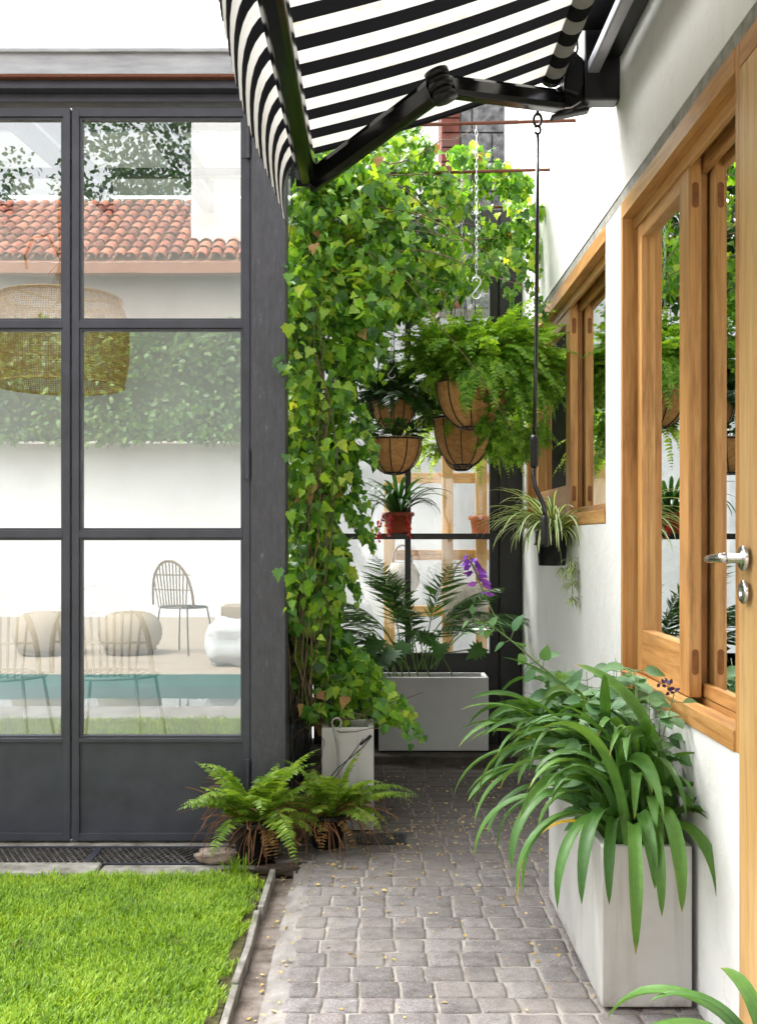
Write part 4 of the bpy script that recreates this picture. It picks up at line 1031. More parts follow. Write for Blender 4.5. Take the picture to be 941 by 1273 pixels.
m = MB(); c = pt(668,141); m.tube([c+np.array([0,0,-0.006]), c+np.array([0,0,0.02]), np.array([0.60,3.37,2.50])], 0.006, 8); m.build('gear_eye', M['black_rub'], aw, True)

# ================================================================== RUSTY RODS, CHAINS
RODS = [(4.07, 2.68), (4.67, 2.70), (5.15, 2.69)]
words = ['nearest and most exposed of the rusty rods over the alley', 'middle rusty rod over the alley, mostly buried in vine', 'farthest rusty rod over the alley above the black screen']
for (y, z), lb in zip(RODS, words):
    m = MB(); m.tube([(-0.34,y-0.02,z-0.03),(0.2,y,z-0.015),(WX+0.01,y,z)], 0.007, 8)
    tag(m.build('iron_rod', M['rust']), lb, 'rod', 'rusty rods spanning the alley')
def chain(px, y0, py1, Y, label, hook=True):
    top = P(px, y0, Y); bot = P(px, py1, Y)
    t = thing('hanging_chain', top, label, 'chain', 'chains hanging from the rods')
    m = MB(); z = top[2]; k = 0
    while z > bot[2]+0.05:
        ca = (1,0) if k % 2 else (0,1)
        m.tube([(top[0]+0.0048*math.cos(a)*ca[0], top[1]+0.0048*math.cos(a)*ca[1], z-0.012+0.013*math.sin(a)) for a in np.linspace(0, 2*math.pi, 11)], 0.0014, 4, False)
        z -= 0.021; k += 1
    m.build('links', M['zinc'], t, True)
    if hook:
        h = MB(); c = np.array([top[0], top[1], z]); pts = []
        for a in np.linspace(-0.3, math.pi+0.2, 12): pts.append(c+np.array([-0.016*math.cos(a)*1.0, 0, 0.012+0.014*math.sin(a)-0.014]))
        pts2 = [c+np.array([0.016, 0, -0.012]), c+np.array([-0.004,0,-0.040])]
        for a in np.linspace(math.pi*0.9, 2*math.pi+0.3, 12): pts2.append(c+np.array([-0.001+0.015*math.cos(a), 0, -0.056+0.014*math.sin(a)]))
        h.tube(pts+pts2, 0.0024, 6); h.build('hook', M['zinc'], t, True)
chain(592, 155, 360, 4.07, 'empty zinc chain and hook dangling in front of the vine, nearest of the chains')
chain(487, 215, 462, 4.67, 'zinc chain with open double hook left of the lush fern basket')
chain(574, 205, 395, 4.67, 'thin chain running down behind the vine to the lush fern basket', False)

# ================================================================== VINE
vn = thing('climbing_vine', (-0.15, 4.15, 0.4), 'bright green climbing vine covering the conservatory side and the overhead rods', 'vine')
vr = np.random.default_rng(21)
col = [(195,378,470),(240,366,500),(300,358,520),(360,357,500),(420,358,480),(470,358,448),(520,362,432),(560,364,436),(600,364,430),(650,364,416),(690,362,434),(730,360,424),(780,364,420),(820,366,462),(860,368,492),(890,378,515),(905,390,470)]
ys = np.array([c[0] for c in col]); xl = np.array([c[1] for c in col]); xr = np.array([c[2] for c in col])
pos = []; 
def clump(p, s, th, seed): return grid_noise(p, s, seed) > th
while len(pos) < 5600:
    py = vr.uniform(190, 900); a = np.interp(py, ys, xl); b = np.interp(py, ys, xr)
    t = vr.random()**1.15; px = a+(b-a)*t
    Y = 4.16+vr.normal()*0.10+0.25*t*vr.random()
    p = P(px, py, Y)
    th = -0.06 if py < 480 or py > 810 else -0.12
    if not clump(p, 9, th, 3.0): continue
    pos.append(p)
# a few leaves that lap over the corner post
for (px, py) in ((352,455),(356,462),(362,470),(350,448),(354,738),(360,745),(352,722),(356,752),(362,330),(372,350),(366,420),(360,560),(364,640)):
    for k in range(3): pos.append(P(px+vr.normal()*5, py+vr.normal()*9, 3.93-0.06*0+vr.normal()*0.04-0.08))
front = len(pos)
# overhead mass following the rods back to the house
poly = [(375,165,395),(420,160,400),(470,163,400),(520,170,395),(550,190,378),(580,180,372),(610,185,340),(640,210,325),(660,222,330),(688,262,325)]
pxs = np.array([q[0] for q in poly]); pt_ = np.array([q[1] for q in poly]); pb_ = np.array([q[2] for q in poly])
while len(pos) < front+4700:
    px = 372+318*vr.random()**1.1; a = np.interp(px, pxs, pt_); b = np.interp(px, pxs, pb_)
    py = a+(b-a)*vr.random()**1.25
    Y = 4.08+(px-375)/315*0.75+abs(vr.normal())*0.22
    p = P(px, py, Y)
    if p[0] > 0.735: continue
    if not clump(p, 8, -0.06 if px < 500 else (0.08 if px < 560 else 0.15), 8.0): continue
    pos.append(p)
pos = np.array(pos); n = len(pos)
# hide-side leaves get a deeper material: split by depth
tip = np.stack([vr.normal(size=n)*0.75, -0.35+vr.normal(size=n)*0.5, -0.70+vr.normal(size=n)*0.5], 1)
nrm = np.stack([vr.normal(size=n)*0.65, -0.6+vr.normal(size=n)*0.5, 0.7+vr.normal(size=n)*0.5], 1)
size = 0.021+0.038*vr.beta(1.5, 2.0, n)
# loose trailing sprays along the edges
tp_, tt_, tn_, tz_ = [], [], [], []; spr = []
for (px, py, Y, L, dx) in [(vr.uniform(440, 470), vr.uniform(330, 470), 4.3, vr.uniform(0.12, 0.3), 0.3) for _ in range(10)]+[(vr.uniform(352, 366), vr.uniform(300, 760), 4.02, vr.uniform(0.06, 0.16), -0.5) for _ in range(9)]+[(vr.uniform(480, 690), vr.uniform(300, 345), 4.6, vr.uniform(0.12, 0.30), 0.2) for _ in range(20)]+[(vr.uniform(430, 455), vr.uniform(480, 760), 4.25, vr.uniform(0.08, 0.2), 0.5) for _ in range(14)]+[(vr.uniform(380, 540), vr.uniform(175, 215), 4.3, vr.uniform(0.08, 0.16), 0.1) for _ in range(12)]+[(470, 868, 4.05, 0.20, 2.4), (478, 850, 4.05, 0.16, 2.0), (488, 880, 4.08, 0.16, 2.6)]:
    a = P(px, py, Y); d = np.array([dx*0.5+vr.normal()*0.3, -0.3, -0.7 if py > 230 else 0.5]); d /= np.linalg.norm(d); pts = [a]
    for q in range(8):
        d = d+np.array([vr.normal()*0.15, vr.normal()*0.1, -0.10]); d /= np.linalg.norm(d); pts.append(pts[-1]+d*L/8)
        if pts[-1][0] > WX-0.02: break
        for _ in range(2):
            tp_.append(pts[-1]+vr.normal(size=3)*0.008); tt_.append(d*0.4+np.array([vr.normal()*0.6, -0.3, -0.5])); tn_.append([vr.normal()*0.4, -0.6, 0.7]); tz_.append((0.046-0.003*q)*(0.7+0.5*vr.random()))
    spr.append(pts)
pos = np.concatenate([pos, np.array(tp_)]); tip = np.concatenate([tip, np.array(tt_)]); nrm = np.concatenate([nrm, np.array(tn_)]); size = np.concatenate([size, np.array(tz_)])
curl = vr.random(len(pos)) < 0.4
m = MB(); leaf_cloud(m, T_VINE, pos[~curl], tip[~curl], nrm[~curl], size[~curl]); leaf_cloud(m, T_VINE2, pos[curl], tip[curl], nrm[curl], size[curl]); m.build('foliage', M['vine'], vn, True)
for q in spr:
    m = MB(); m.tube(q, np.linspace(0.0018, 0.0007, len(q)), 4); m.build('shoot', M['stem_green'], vn, True)
# inner leaves behind, in darker green that paints the shade between front leaves
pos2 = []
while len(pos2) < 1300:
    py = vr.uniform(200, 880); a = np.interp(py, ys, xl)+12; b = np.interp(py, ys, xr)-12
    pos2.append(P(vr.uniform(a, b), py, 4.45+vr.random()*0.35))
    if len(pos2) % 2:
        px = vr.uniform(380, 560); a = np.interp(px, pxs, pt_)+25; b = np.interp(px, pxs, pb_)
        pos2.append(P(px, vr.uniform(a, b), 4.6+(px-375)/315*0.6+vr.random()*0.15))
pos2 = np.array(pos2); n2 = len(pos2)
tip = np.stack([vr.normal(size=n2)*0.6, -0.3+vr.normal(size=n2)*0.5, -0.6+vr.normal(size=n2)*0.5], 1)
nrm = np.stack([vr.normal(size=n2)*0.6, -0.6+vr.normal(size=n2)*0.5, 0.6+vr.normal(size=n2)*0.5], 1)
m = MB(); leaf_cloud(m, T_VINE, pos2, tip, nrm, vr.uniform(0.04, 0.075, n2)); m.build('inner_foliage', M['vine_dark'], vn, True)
# stems
m = MB()
for k in range(15):
    b = P(385+vr.normal()*16, 900, 4.18); pts = [b]; px = 372+abs(vr.normal())*22
    zt = vr.uniform(1.2, 2.6); z = b[2]; x = b[0]; y = 4.15+vr.normal()*0.08
    ph = vr.random()*6
    while z < zt:
        z += 0.09; x += 0.35*((px-CX)*4.2/F-x)+0.022*math.sin(z*5+ph)+vr.normal()*0.010; y += vr.normal()*0.012
        pts.append(np.array([x, y, z]))
    r0 = vr.uniform(0.0018, 0.0042); m.tube(pts, np.linspace(r0, r0*0.4, len(pts)), 5)
for k in range(16):
    a = P(vr.uniform(370, 520), vr.uniform(190, 330), 4.2); pts = [a]; d = np.array([0.06+vr.random()*0.04, 0.03, vr.normal()*0.02])
    for j in range(9): d = d+np.array([0, vr.normal()*0.01, vr.normal()*0.02-0.004]); pts.append(pts[-1]+d*0.8)
    m.tube(pts, np.linspace(0.003, 0.001, len(pts)), 4)
for k in range(12):
    a = P(395+vr.normal()*12, 895+vr.normal()*6, 4.1); pts = [a]; d = np.array([vr.normal()*0.05, -0.01, 0.02])
    for j in range(6): d = d+np.array([vr.normal()*0.015, vr.normal()*0.01, vr.normal()*0.02-0.006]); pts.append(pts[-1]+d)
    m.tube(pts, np.linspace(0.0035, 0.001, len(pts)), 4)
m.build('stem', M['bark'], vn, True)
# yellowing and dead leaves among the green
idx = vr.choice(n, 60); m = MB()
leaf_cloud(m, T_VINE, pos[idx]+np.array([0,-0.03,0]), np.stack([vr.normal(size=60)*0.4, -0.3+vr.normal(size=60)*0.3, -0.9+vr.normal(size=60)*0.2], 1), np.stack([vr.normal(size=60)*0.5, -0.8+vr.normal(size=60)*0.3, 0.4+vr.normal(size=60)*0.3], 1), vr.uniform(0.03, 0.055, 60))
m.build('withered_leaves', M['dead'], vn, True)

# tall planter the vine grows from
def planter(name, x0, x1, y0, y1, z0, z1, mat, label, wall=0.022, cat='planter'):
    t = thing(name, ((x0+x1)/2, (y0+y1)/2, z0), label, cat)
    m = MB()
    zi = z1-0.04
    V = [(x0,y0,z0+0.008),(x1,y0,z0+0.008),(x1,y1,z0+0.008),(x0,y1,z0+0.008),(x0,y0,z1),(x1,y0,z1),(x1,y1,z1),(x0,y1,z1),
         (x0+wall,y0+wall,z1),(x1-wall,y0+wall,z1),(x1-wall,y1-wall,z1),(x0+wall,y1-wall,z1),
         (x0+wall,y0+wall,zi-0.02),(x1-wall,y0+wall,zi-0.02),(x1-wall,y1-wall,zi-0.02),(x0+wall,y1-wall,zi-0.02)]
    m.add(V, [(3,2,1,0),(0,1,5,4),(1,2,6,5),(2,3,7,6),(3,0,4,7),(4,5,9,8),(5,6,10,9),(6,7,11,10),(7,4,8,11),(8,9,13,12),(9,10,14,13),(10,11,15,14),(11,8,12,15),(12,13,14,15)])
    m.build('box', mat, t, bevel=0.004, seg=3)
    s = MB(); V = []; k = 14
    for j in range(k+1):
        for i in range(k+1):
            x = x0+wall+(x1-x0-2*wall)*i/k; y = y0+wall+(y1-y0-2*wall)*j/k
            V.append((x, y, zi-0.002+0.012*grid_noise((x,y,0), 30)+0.006*rng.random()))
    s.add(V, [(j*(k+1)+i, j*(k+1)+i+1, (j+1)*(k+1)+i+1, (j+1)*(k+1)+i) for j in range(k) for i in range(k)])
    s.build('soil', M['soil'], t)
    f = MB(); f.box(x0+0.015, x1-0.015, y0+0.015, y1-0.015, z0, z0+0.0075); f.build('foot', M['black_rub'], t)
    return t
planter('tall_planter', -0.205, -0.010, 4.04, 4.24, 0.0, 0.392, M['fibre'], 'tall narrow white square planter at the foot of the vine')
cb = MB(); a = P(422, 905, 4.02)
cb.tube([a+np.array([0.018*math.cos(q)-0.01, -0.005, 0.018*math.sin(q)+0.02]) for q in np.linspace(-1.2, 3.6, 14)]+[P(419,930,4.03),P(421,975,4.03),P(420,1010,4.03)], 0.004, 6)
tag(cb.build('rope_hook', noisy('grey_cord', [(0.22,0.21,0.20),(0.34,0.33,0.31)], 60, 0.9), smooth=True), 'grey cord with a curled hook hanging down the tall white planter', 'cord')
cb = MB()
cb.tube([P(395,985,3.95),P(420,955,3.98),P(450,930,4.0),P(462,915,4.0)], 0.0022, 5)
cb.tube([P(372,1010,3.9),P(410,975,3.96),P(452,918,4.0)], 0.0018, 5); cb.tube([P(448,926,4.0),P(461,914,4.0)], 0.005, 6)
tag(cb.build('cable', M['black_rub'], smooth=True), 'thin black cable leaning across the tall white planter', 'cable')

# ================================================================== HANGING BASKETS
def basket(px, rimy, Y, r, depth, label, style, seed, hang):
    br = np.random.default_rng(seed)
    c = P(px, rimy, Y)
    t = thing('hanging_basket', c, label, 'basket', 'coir baskets hanging over the alley')
    prof = [(r*math.sin(a)**0.9, -depth*math.cos(a)) for a in np.linspace(0.02, math.pi/2, 12)]
    lin = MB(); lin.lathe(c, [(p_[0]*0.985+0.001*((i*7) % 3), p_[1]) for i, p_ in enumerate(prof)]+[(r*0.99,0.012),(r*0.93,0.012),(r*0.90,-0.03),(0.0001,-0.03)], 36)
    lin.build('coir_liner', M['coir'], t, True)
    w = MB()
    for k in range(10):
        a0 = 2*math.pi*k/10+0.15
        w.tube([(c[0]+(q[0]+0.003)*math.cos(a0+0.0*q[1]), c[1]+(q[0]+0.003)*math.sin(a0), c[2]+q[1]-0.002) for q in prof], 0.0027, 5)
    for rr, z in ((r+0.004, 0.004),(prof[8][0]+0.003,prof[8][1]) if False else (prof[2][0]+0.004, prof[2][1]-0.002)):
        w.tube([(c[0]+rr*math.cos(a), c[1]+rr*math.sin(a), c[2]+z) for a in np.linspace(0, 2*math.pi, 41)], 0.004, 6, False)
    w.build('wire_frame', M['black'], t, True)
    h = MB(); top = np.array(hang)
    for k in range(3):
        a = 2*math.pi*k/3+0.5; h.tube([(c[0]+r*math.cos(a), c[1]+r*math.sin(a), c[2]), tuple(top)], 0.0018, 4)
    h.build('hanger', M['black'], t)
    f = MB(); stem = MB()
    if style == 'lush':
        for k in range(300):
            az = br.uniform(0, 2*math.pi); rr = r*math.sqrt(br.random())*0.9
            e = R(br.uniform(25, 89)); L = br.uniform(0.22, 0.40); dr = R(br.uniform(40, 150))
            if math.cos(az) > 0.1: L *= 1.25
            if math.cos(az) < -0.3 and e < 0.9: e += 0.5; dr *= 0.75
            frond(f, (c[0]+rr*math.cos(az), c[1]+rr*math.sin(az), c[2]+0.0), az, e, L, dr, br.uniform(0.030, 0.048), 18, br, stem, 0.0011, 0.42, 0.45, 1.5, 0.3, 0.08, True, 0.09)
        for k in range(950):   # ruffled sprigs that make up the surface of the crown
            u = br.normal(size=3); u /= np.linalg.norm(u)
            if k % 3 == 0: o3, r3 = np.array([0.17,-0.06,-0.10]), np.array([0.20,0.16,0.24])
            else: o3, r3 = np.array([0.02,0.0,0.09]), np.array([0.27,0.24,0.20])
            if u[2] < -0.35 and k % 3: continue
            g_ = 0.80+0.28*grid_noise(u, 2.6, 3.0)+0.10*br.random()
            p_ = np.array(c)+o3+u*r3*g_
            if p_[0] > WX-0.02 or (k % 3 == 0 and p_[0]-c[0] < 0.0 and p_[2] < c[2]): continue
            az = math.atan2(u[1], u[0])+br.normal()*0.6
            frond(f, tuple(p_-u*0.03), az, R(br.uniform(-10, 60)) if u[2] > -0.2 else R(br.uniform(-70, -10)), br.uniform(0.07, 0.12), R(br.uniform(20, 90)), br.uniform(0.018, 0.030), 8, br, stem, 0.0008, 0.45, 0.5, 1.2, 0.2, 0.02, True, 0.1)
        for k in range(56):    # trailing ends, mostly towards the house
            az = br.uniform(-1.75, 0.9)
            frond(f, (c[0]+r*0.8*math.cos(az), c[1]+r*0.8*math.sin(az), c[2]+0.02), az, R(br.uniform(10, 50)), br.uniform(0.26, 0.46), R(br.uniform(100, 150)), 0.036, 24, br, stem, 0.0011, 0.34, 0.45, 1.0, 0.3, 0.06, True, 0.07)
        mt = M['fern_lush']
    elif style == 'trail':
        for k in range(46):
            az = br.uniform(0, 2*math.pi); e = R(br.uniform(0, 60)); L = br.uniform(0.18, 0.34)
            if math.cos(az) < 0.1 and math.sin(az) < 0: L *= 0.5
            frond(f, (c[0]+r*0.8*math.cos(az), c[1]+r*0.8*math.sin(az), c[2]+0.01), az, e, L, R(br.uniform(80, 150)), 0.034, 20, br, stem, 0.0012, 0.22, 0.3, 1.1, 0.3, 0.1, False, 0.04)
        mt = M['fern']
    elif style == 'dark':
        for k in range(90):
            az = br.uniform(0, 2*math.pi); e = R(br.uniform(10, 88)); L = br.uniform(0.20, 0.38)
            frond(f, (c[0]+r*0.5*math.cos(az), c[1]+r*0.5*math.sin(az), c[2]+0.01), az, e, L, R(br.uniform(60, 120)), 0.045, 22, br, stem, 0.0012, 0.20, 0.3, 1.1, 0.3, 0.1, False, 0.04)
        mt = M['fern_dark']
    else:
        q = []; 
        for k in range(150):
            a = br.uniform(0, 2*math.pi); rr = r*math.sqrt(br.random())*1.05; q.append((c[0]+rr*math.cos(a), c[1]+rr*math.sin(a), c[2]+br.uniform(0.0, 0.085)-max(0, rr-r)*1.5))
        q = np.array(q); kk = len(q); tipv = q-c+br.normal(size=(kk,3))*0.05; tipv[:,2] *= 0.4
        leaf_cloud(f, T_OVAL, q, tipv+1e-4, np.stack([br.normal(size=kk)*0.4, br.normal(size=kk)*0.4, np.ones(kk)], 1), br.uniform(0.025, 0.05, kk))
        for k in range(30): 
            a = br.uniform(0, 2*math.pi); stem.tube([(c[0]+0.02*math.cos(a), c[1]+0.02*math.sin(a), c[2]-0.02), (c[0]+r*0.7*math.cos(a), c[1]+r*0.7*math.sin(a), c[2]+0.05)], 0.0013, 4)
        mt = M['vine_dark']
    f.build('foliage', mt, t, False)
    if stem.n: stem.build('stem', M['stem_green'], t)
    return t
basket(588, 478, 4.67, 0.160, 0.195, 'large coir basket overflowing with lush bright green ruffled fern', 'lush', 31, (0.418, 4.67, 2.70))
basket(576, 522, 5.15, 0.142, 0.225, 'coir basket partly hidden below the lush fern basket, fronds trailing', 'trail', 32, (0.418, 5.15, 2.69))
basket(490, 548, 4.85, 0.122, 0.150, 'small open coir basket with low greenery above the red flower pot', 'low', 33, (0.08, 4.85, 2.69))
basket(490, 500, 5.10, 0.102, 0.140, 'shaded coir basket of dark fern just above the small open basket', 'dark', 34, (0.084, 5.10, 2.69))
basket(573, 560, 5.38, 0.085, 0.10, 'smallest brown coir basket peeping out under the trailing basket', 'trail', 35, (0.42, 5.38, 2.70))

# red pot plant on the screen shelf
bp = thing('bromeliad_pot', P(495, 663, 5.53), 'red clay pot with dark strap leaves and hanging red flowers on the screen shelf', 'potted plant')
c = P(495, 663, 5.53); c[2] = 1.1285
pot_mesh(c, 0.058, 0.076, 0.108, 0.007, 0.02).build('pot', M['redpot'], bp, True)
m = MB(); m.lathe((c[0],c[1],c[2]+0.082), [(0.07,0.0),(0.0001,0.004)], 20); m.build('soil', M['soil'], bp)
br = np.random.default_rng(40); m = MB()
for k in range(38):
    az = br.uniform(0, 2*math.pi)
    if math.sin(az) > 0.3: az = -az
    strap(m, (c[0]+0.02*math.cos(az), c[1]+0.02*math.sin(az), c[2]+0.085), az, R(br.uniform(50, 88)), br.uniform(0.20, 0.36), R(br.uniform(70, 150)), 0.021, br, 12, 1.5, 0.35)
m.build('foliage', M['brom'], bp, True)
stm = MB()
for (ax, L) in ((-0.6, 0.17), (-0.35, 0.12), (0.35, 0.13)):
    pts, dd, _ = arc((c[0]+0.05*ax, c[1]-0.03, c[2]+0.09), -math.pi/2+ax*0.9, R(40), L+0.06, R(150), 12, 0.8)
    stm.tube(pts, 0.0015, 4); m = MB()
    for i in range(5, 13):
        for q in range(5):
            p = pts[i]+br.normal(size=3)*0.006
            leaf_cloud(m, T_SMALL, p[None], np.array([[br.normal()*0.5, -0.4+br.normal()*0.4, -0.7]]), br.normal(size=(1,3)), np.array([0.016]))
    m.build('flower', M['red'], bp, True)
stm.build('flower_stem', M['stem_green'], bp)

# ================================================================== SPIDER PLANT on the house wall
sp = thing('spider_plant', P(686, 703, 4.17), 'variegated spider plant in a black pot hung below the far window', 'potted plant')
c = P(686, 703, 4.17)
pot_mesh(c, 0.052, 0.062, 0.135, 0.003, 0.055).build('pot', M['black_rub'], sp, True)
m = MB(); m.lathe((c[0],c[1],c[2]+0.11), [(0.057,0.0),(0.0001,0.004)], 20); m.build('soil', M['soil'], sp)
m = MB(); m.tube([(c[0]+0.068*math.cos(a), c[1]+0.068*math.sin(a), c[2]+0.082) for a in np.linspace(0, 2*math.pi, 31)], 0.003, 6, False); m.tube([(c[0]+0.068,c[1],c[2]+0.082),(WX+0.003,c[1],c[2]+0.082)], 0.004, 6); m.build('wall_ring', M['black'], sp)
br = np.random.default_rng(50); m = MB()
for k in range(165):
    az = br.uniform(0, 2*math.pi)
    x_ = math.cos(az); L = br.uniform(0.18, 0.37)
    if x_ > 0.3: L *= 0.62
    strap(m, (c[0]+0.02*x_, c[1]+0.02*math.sin(az), c[2]+0.11), az, R(br.uniform(40, 86)), L, R(br.uniform(80, 160)), br.uniform(0.012, 0.018), br, 12, 1.1, 0.35, True, 0.5)
m.build('foliage', M['spider'], sp, True)
m = MB(); stm = MB()
for (dx, L) in ((0.03, 0.33), (0.045, 0.26), (-0.02, 0.18)):
    pts, dd, _ = arc((c[0]+dx, c[1]-0.05, c[2]+0.12), -1.2, R(20), L, R(120), 12, 0.6); pts[:,0] = np.minimum(pts[:,0], WX-0.03)
    stm.tube(pts, 0.0013, 4)
    for i in ((8, 10, 12) if L > 0.2 else (12,)):
        for q in range(18): strap(m, pts[i], br.uniform(0, 6.28), R(br.uniform(-30, 50)), br.uniform(0.03, 0.065), R(90), 0.006, br, 6, 1.1, 0.3, True, 0.5)
m.build('plantlet', M['spider'], sp, True); stm.build('runner', M['stem_green'], sp)

# ================================================================== FOREGROUND PLANTER WITH STRAP LEAVES
planter('concrete_planter', 0.525, 0.735, 2.511, 3.29, 0.0, 0.384, M['fibre'], 'long white fibre cement planter box against the house wall', 0.02)
def strap_clump(c, n, seed, label, specs=(), left=0.0):
    br = np.random.default_rng(seed)
    t = thing('strap_leaf_plant', c, label, 'plant', 'strap leaf clumps in the long planter')
    m = MB()
    for k in range(n):
        az = br.uniform(0, 2*math.pi)
        if br.random() < left: az = math.pi+br.normal()*0.6
        L = br.uniform(0.34, 0.56); e = R(br.uniform(66, 89)); dr = R(br.uniform(70, 165))
        bx = c[0]+br.normal()*0.032; by = c[1]+br.normal()*0.075
        if math.cos(az) > 0.25:
            L *= 0.66; e = R(br.uniform(68, 88))
            if bx+L*0.5*math.cos(az) > WX-0.02: az = math.pi/2*np.sign(math.sin(az)+1e-6)+br.normal()*0.25
        strap(m, (bx, by, c[2]), az, e, L, dr, br.uniform(0.021, 0.034), br, 18, br.uniform(1.4, 2.4), 0.5, True, 0.28, br.normal()*0.6)
    for (az, e, L, dr, w, ox, oy) in specs:
        strap(m, (c[0]+ox, c[1]+oy, c[2]), R(az), R(e), L, R(dr), w, br, 18, 1.15, 0.5, True, 0.25, br.normal()*0.3)
    m.build('foliage', M['strap'], t, True)
    return t
c1 = (0.63, 2.66, 0.345)
t1 = strap_clump(c1, 95, 60, 'near clump of arching green strap leaves spilling over the planter front', [
    (-95,66,0.44,168,0.028,0,-0.05),(-72,66,0.38,172,0.027,0.03,-0.05),(-110,68,0.42,168,0.026,-0.03,-0.04),(-100,58,0.54,165,0.030,-0.02,-0.06),(-60,70,0.46,168,0.030,0.05,-0.03),(-128,64,0.46,165,0.028,-0.04,-0.03),(-150,62,0.42,170,0.024,-0.05,-0.02),(-48,74,0.58,166,0.032,0.06,-0.05),(-140,60,0.46,160,0.027,-0.04,0),(165,66,0.44,165,0.027,-0.04,0),(-88,72,0.50,170,0.034,0.01,-0.05),(-66,76,0.44,172,0.033,0.045,-0.05),(-118,72,0.48,170,0.032,-0.045,-0.05),(-100,78,0.40,172,0.030,-0.01,-0.06),(-40,78,0.46,172,0.032,0.06,-0.04),(-155,74,0.48,170,0.031,-0.05,0.05),(180,60,0.46,150,0.028,-0.05,0.05)])
m = MB(); br = np.random.default_rng(5); strap(m, (c1[0]-0.05, c1[1]+0.02, c1[2]), R(200), R(56), 0.40, R(168), 0.018, br, 16, 1.0, 0.5); m.build('yellowed_leaf', M['yellow'], t1, True)
strap_clump((0.625, 3.08, 0.345), 100, 61, 'far clump of arching green strap leaves leaning out over the pavers', [
    (170,54,0.40,110,0.031,-0.03,0),(185,50,0.40,105,0.031,-0.03,0.05),(165,58,0.42,130,0.029,-0.03,-0.05),(195,58,0.46,135,0.028,-0.02,0),(200,52,0.40,125,0.030,-0.03,-0.1),(178,64,0.50,140,0.028,-0.02,0.08)], 0.3)

# salvia
sv = thing('salvia', (0.64, 2.95, 0.345), 'leafy salvia with a long bare stalk and a purple flower spike', 'plant')
m = MB(); stm = MB(); fl = MB(); cal = MB(); br = np.random.default_rng(70)
def leafy(pts, r0, every, size, start=1, droop=0.2):
    pts = np.array(pts); stm.tube(pts, np.linspace(r0, r0*0.45, len(pts)), 6)
    # resample
    seg = np.linalg.norm(np.diff(pts, axis=0), axis=1); tot = seg.sum(); cum = np.concatenate([[0], np.cumsum(seg)])
    s = start; k = 0
    while s <= tot:
        p = np.array([np.interp(s, cum, pts[:,i]) for i in range(3)])
        i = min(np.searchsorted(cum, s), len(pts)-1); d = unit(pts[i]-pts[i-1])
        ref = np.array([1,0,0]) if k % 2 else np.array([0,1,0.2])
        sd = unit(np.cross(d, ref))
        for sg in (-1, 1):
            L = size*(0.7+0.5*br.random())
            td = sg*sd+d*0.45+br.normal(size=3)*0.2; td[2] -= droop; td = unit(td)
            pet = L*0.45; stm.tube([p, p+td*pet], 0.0011, 4)
            nr = np.array([br.normal()*0.3, -0.5+br.normal()*0.25, 0.9]); 
            leaf_cloud(m, T_OVAL, (p+td*pet)[None], (td+np.array([0,0,-0.25]))[None], nr[None], np.array([L]))
        s += every*(0.8+0.4*br.random()); k += 1
leafy([(0.62,2.98,0.345), P(724,880,2.98), P(700,850,2.99), P(668,825,3.0), P(640,800,3.02), P(618,783,3.04), P(606,772,3.05)], 0.0042, 0.055, 0.052, 0.12)
leafy([P(612,790,3.04), P(600,775,3.05), P(588,768,3.05)], 0.002, 0.03, 0.035, 0.02)
leafy([(0.62,3.0,0.345), P(720,900,3.0), P(690,860,3.0), P(655,800,3.05)], 0.003, 0.06, 0.045, 0.12)
for k in range(40):
    bx, by = 0.62+br.normal()*0.035, br.uniform(2.62, 3.15)
    h = br.uniform(0.22, 0.43); lean = br.normal(size=2)*0.05
    leafy([(bx,by,0.345),(bx+lean[0]*0.5,by+lean[1]*0.5,0.345+h*0.5),(min(bx+lean[0],0.71),by+lean[1],0.345+h)], 0.0025, 0.045, 0.058, 0.06)
leafy([(0.66,2.68,0.345),(0.67,2.64,0.50),P(838,860,2.62)], 0.003, 0.05, 0.058, 0.08)
leafy([(0.66,2.70,0.345),(0.685,2.66,0.48),P(822,870,2.66)], 0.003, 0.05, 0.055, 0.08)
sp_pts = [P(628,790,3.05), P(612,760,3.08), P(600,735,3.1), P(588,705,3.1), P(583,690,3.1)]
stm.tube(sp_pts, np.linspace(0.0022, 0.0012, 5), 5)
for i in range(36):
    t_ = 0.45+0.55*i/36; k = min(int(t_*4), 3); q = t_*4-k; p = sp_pts[k]*(1-q)+sp_pts[k+1]*q
    a = br.uniform(0, 6.28); d = np.array([math.cos(a), math.sin(a), 0.1])
    leaf_cloud(cal, T_SMALL, p[None], d[None], np.array([[0,0,1.0]]), np.array([0.014]))
    if 6 < i < 30 or br.random() < 0.3: leaf_cloud(fl, T_SMALL, (p+d*0.008)[None], (d+np.array([0,0,-0.5]))[None], br.normal(size=(1,3)), np.array([0.024+0.008*br.random()]))
bud = MB()
for k in range(3):
    p = P(826+k*4, 848+k*5, 2.62)
    for q in range(7): leaf_cloud(bud, T_SMALL, (p+br.normal(size=3)*0.006)[None], br.normal(size=(1,3)), br.normal(size=(1,3)), np.array([0.014]))
m.build('foliage', M['salvia'], sv, True); stm.build('stem', M['stem_green'], sv, True); fl.build('flower', M['purple'], sv, True); cal.build('calyx', M['purple_dark'], sv, True); bud.build('flower_bud', M['purple_dark'], sv, True)

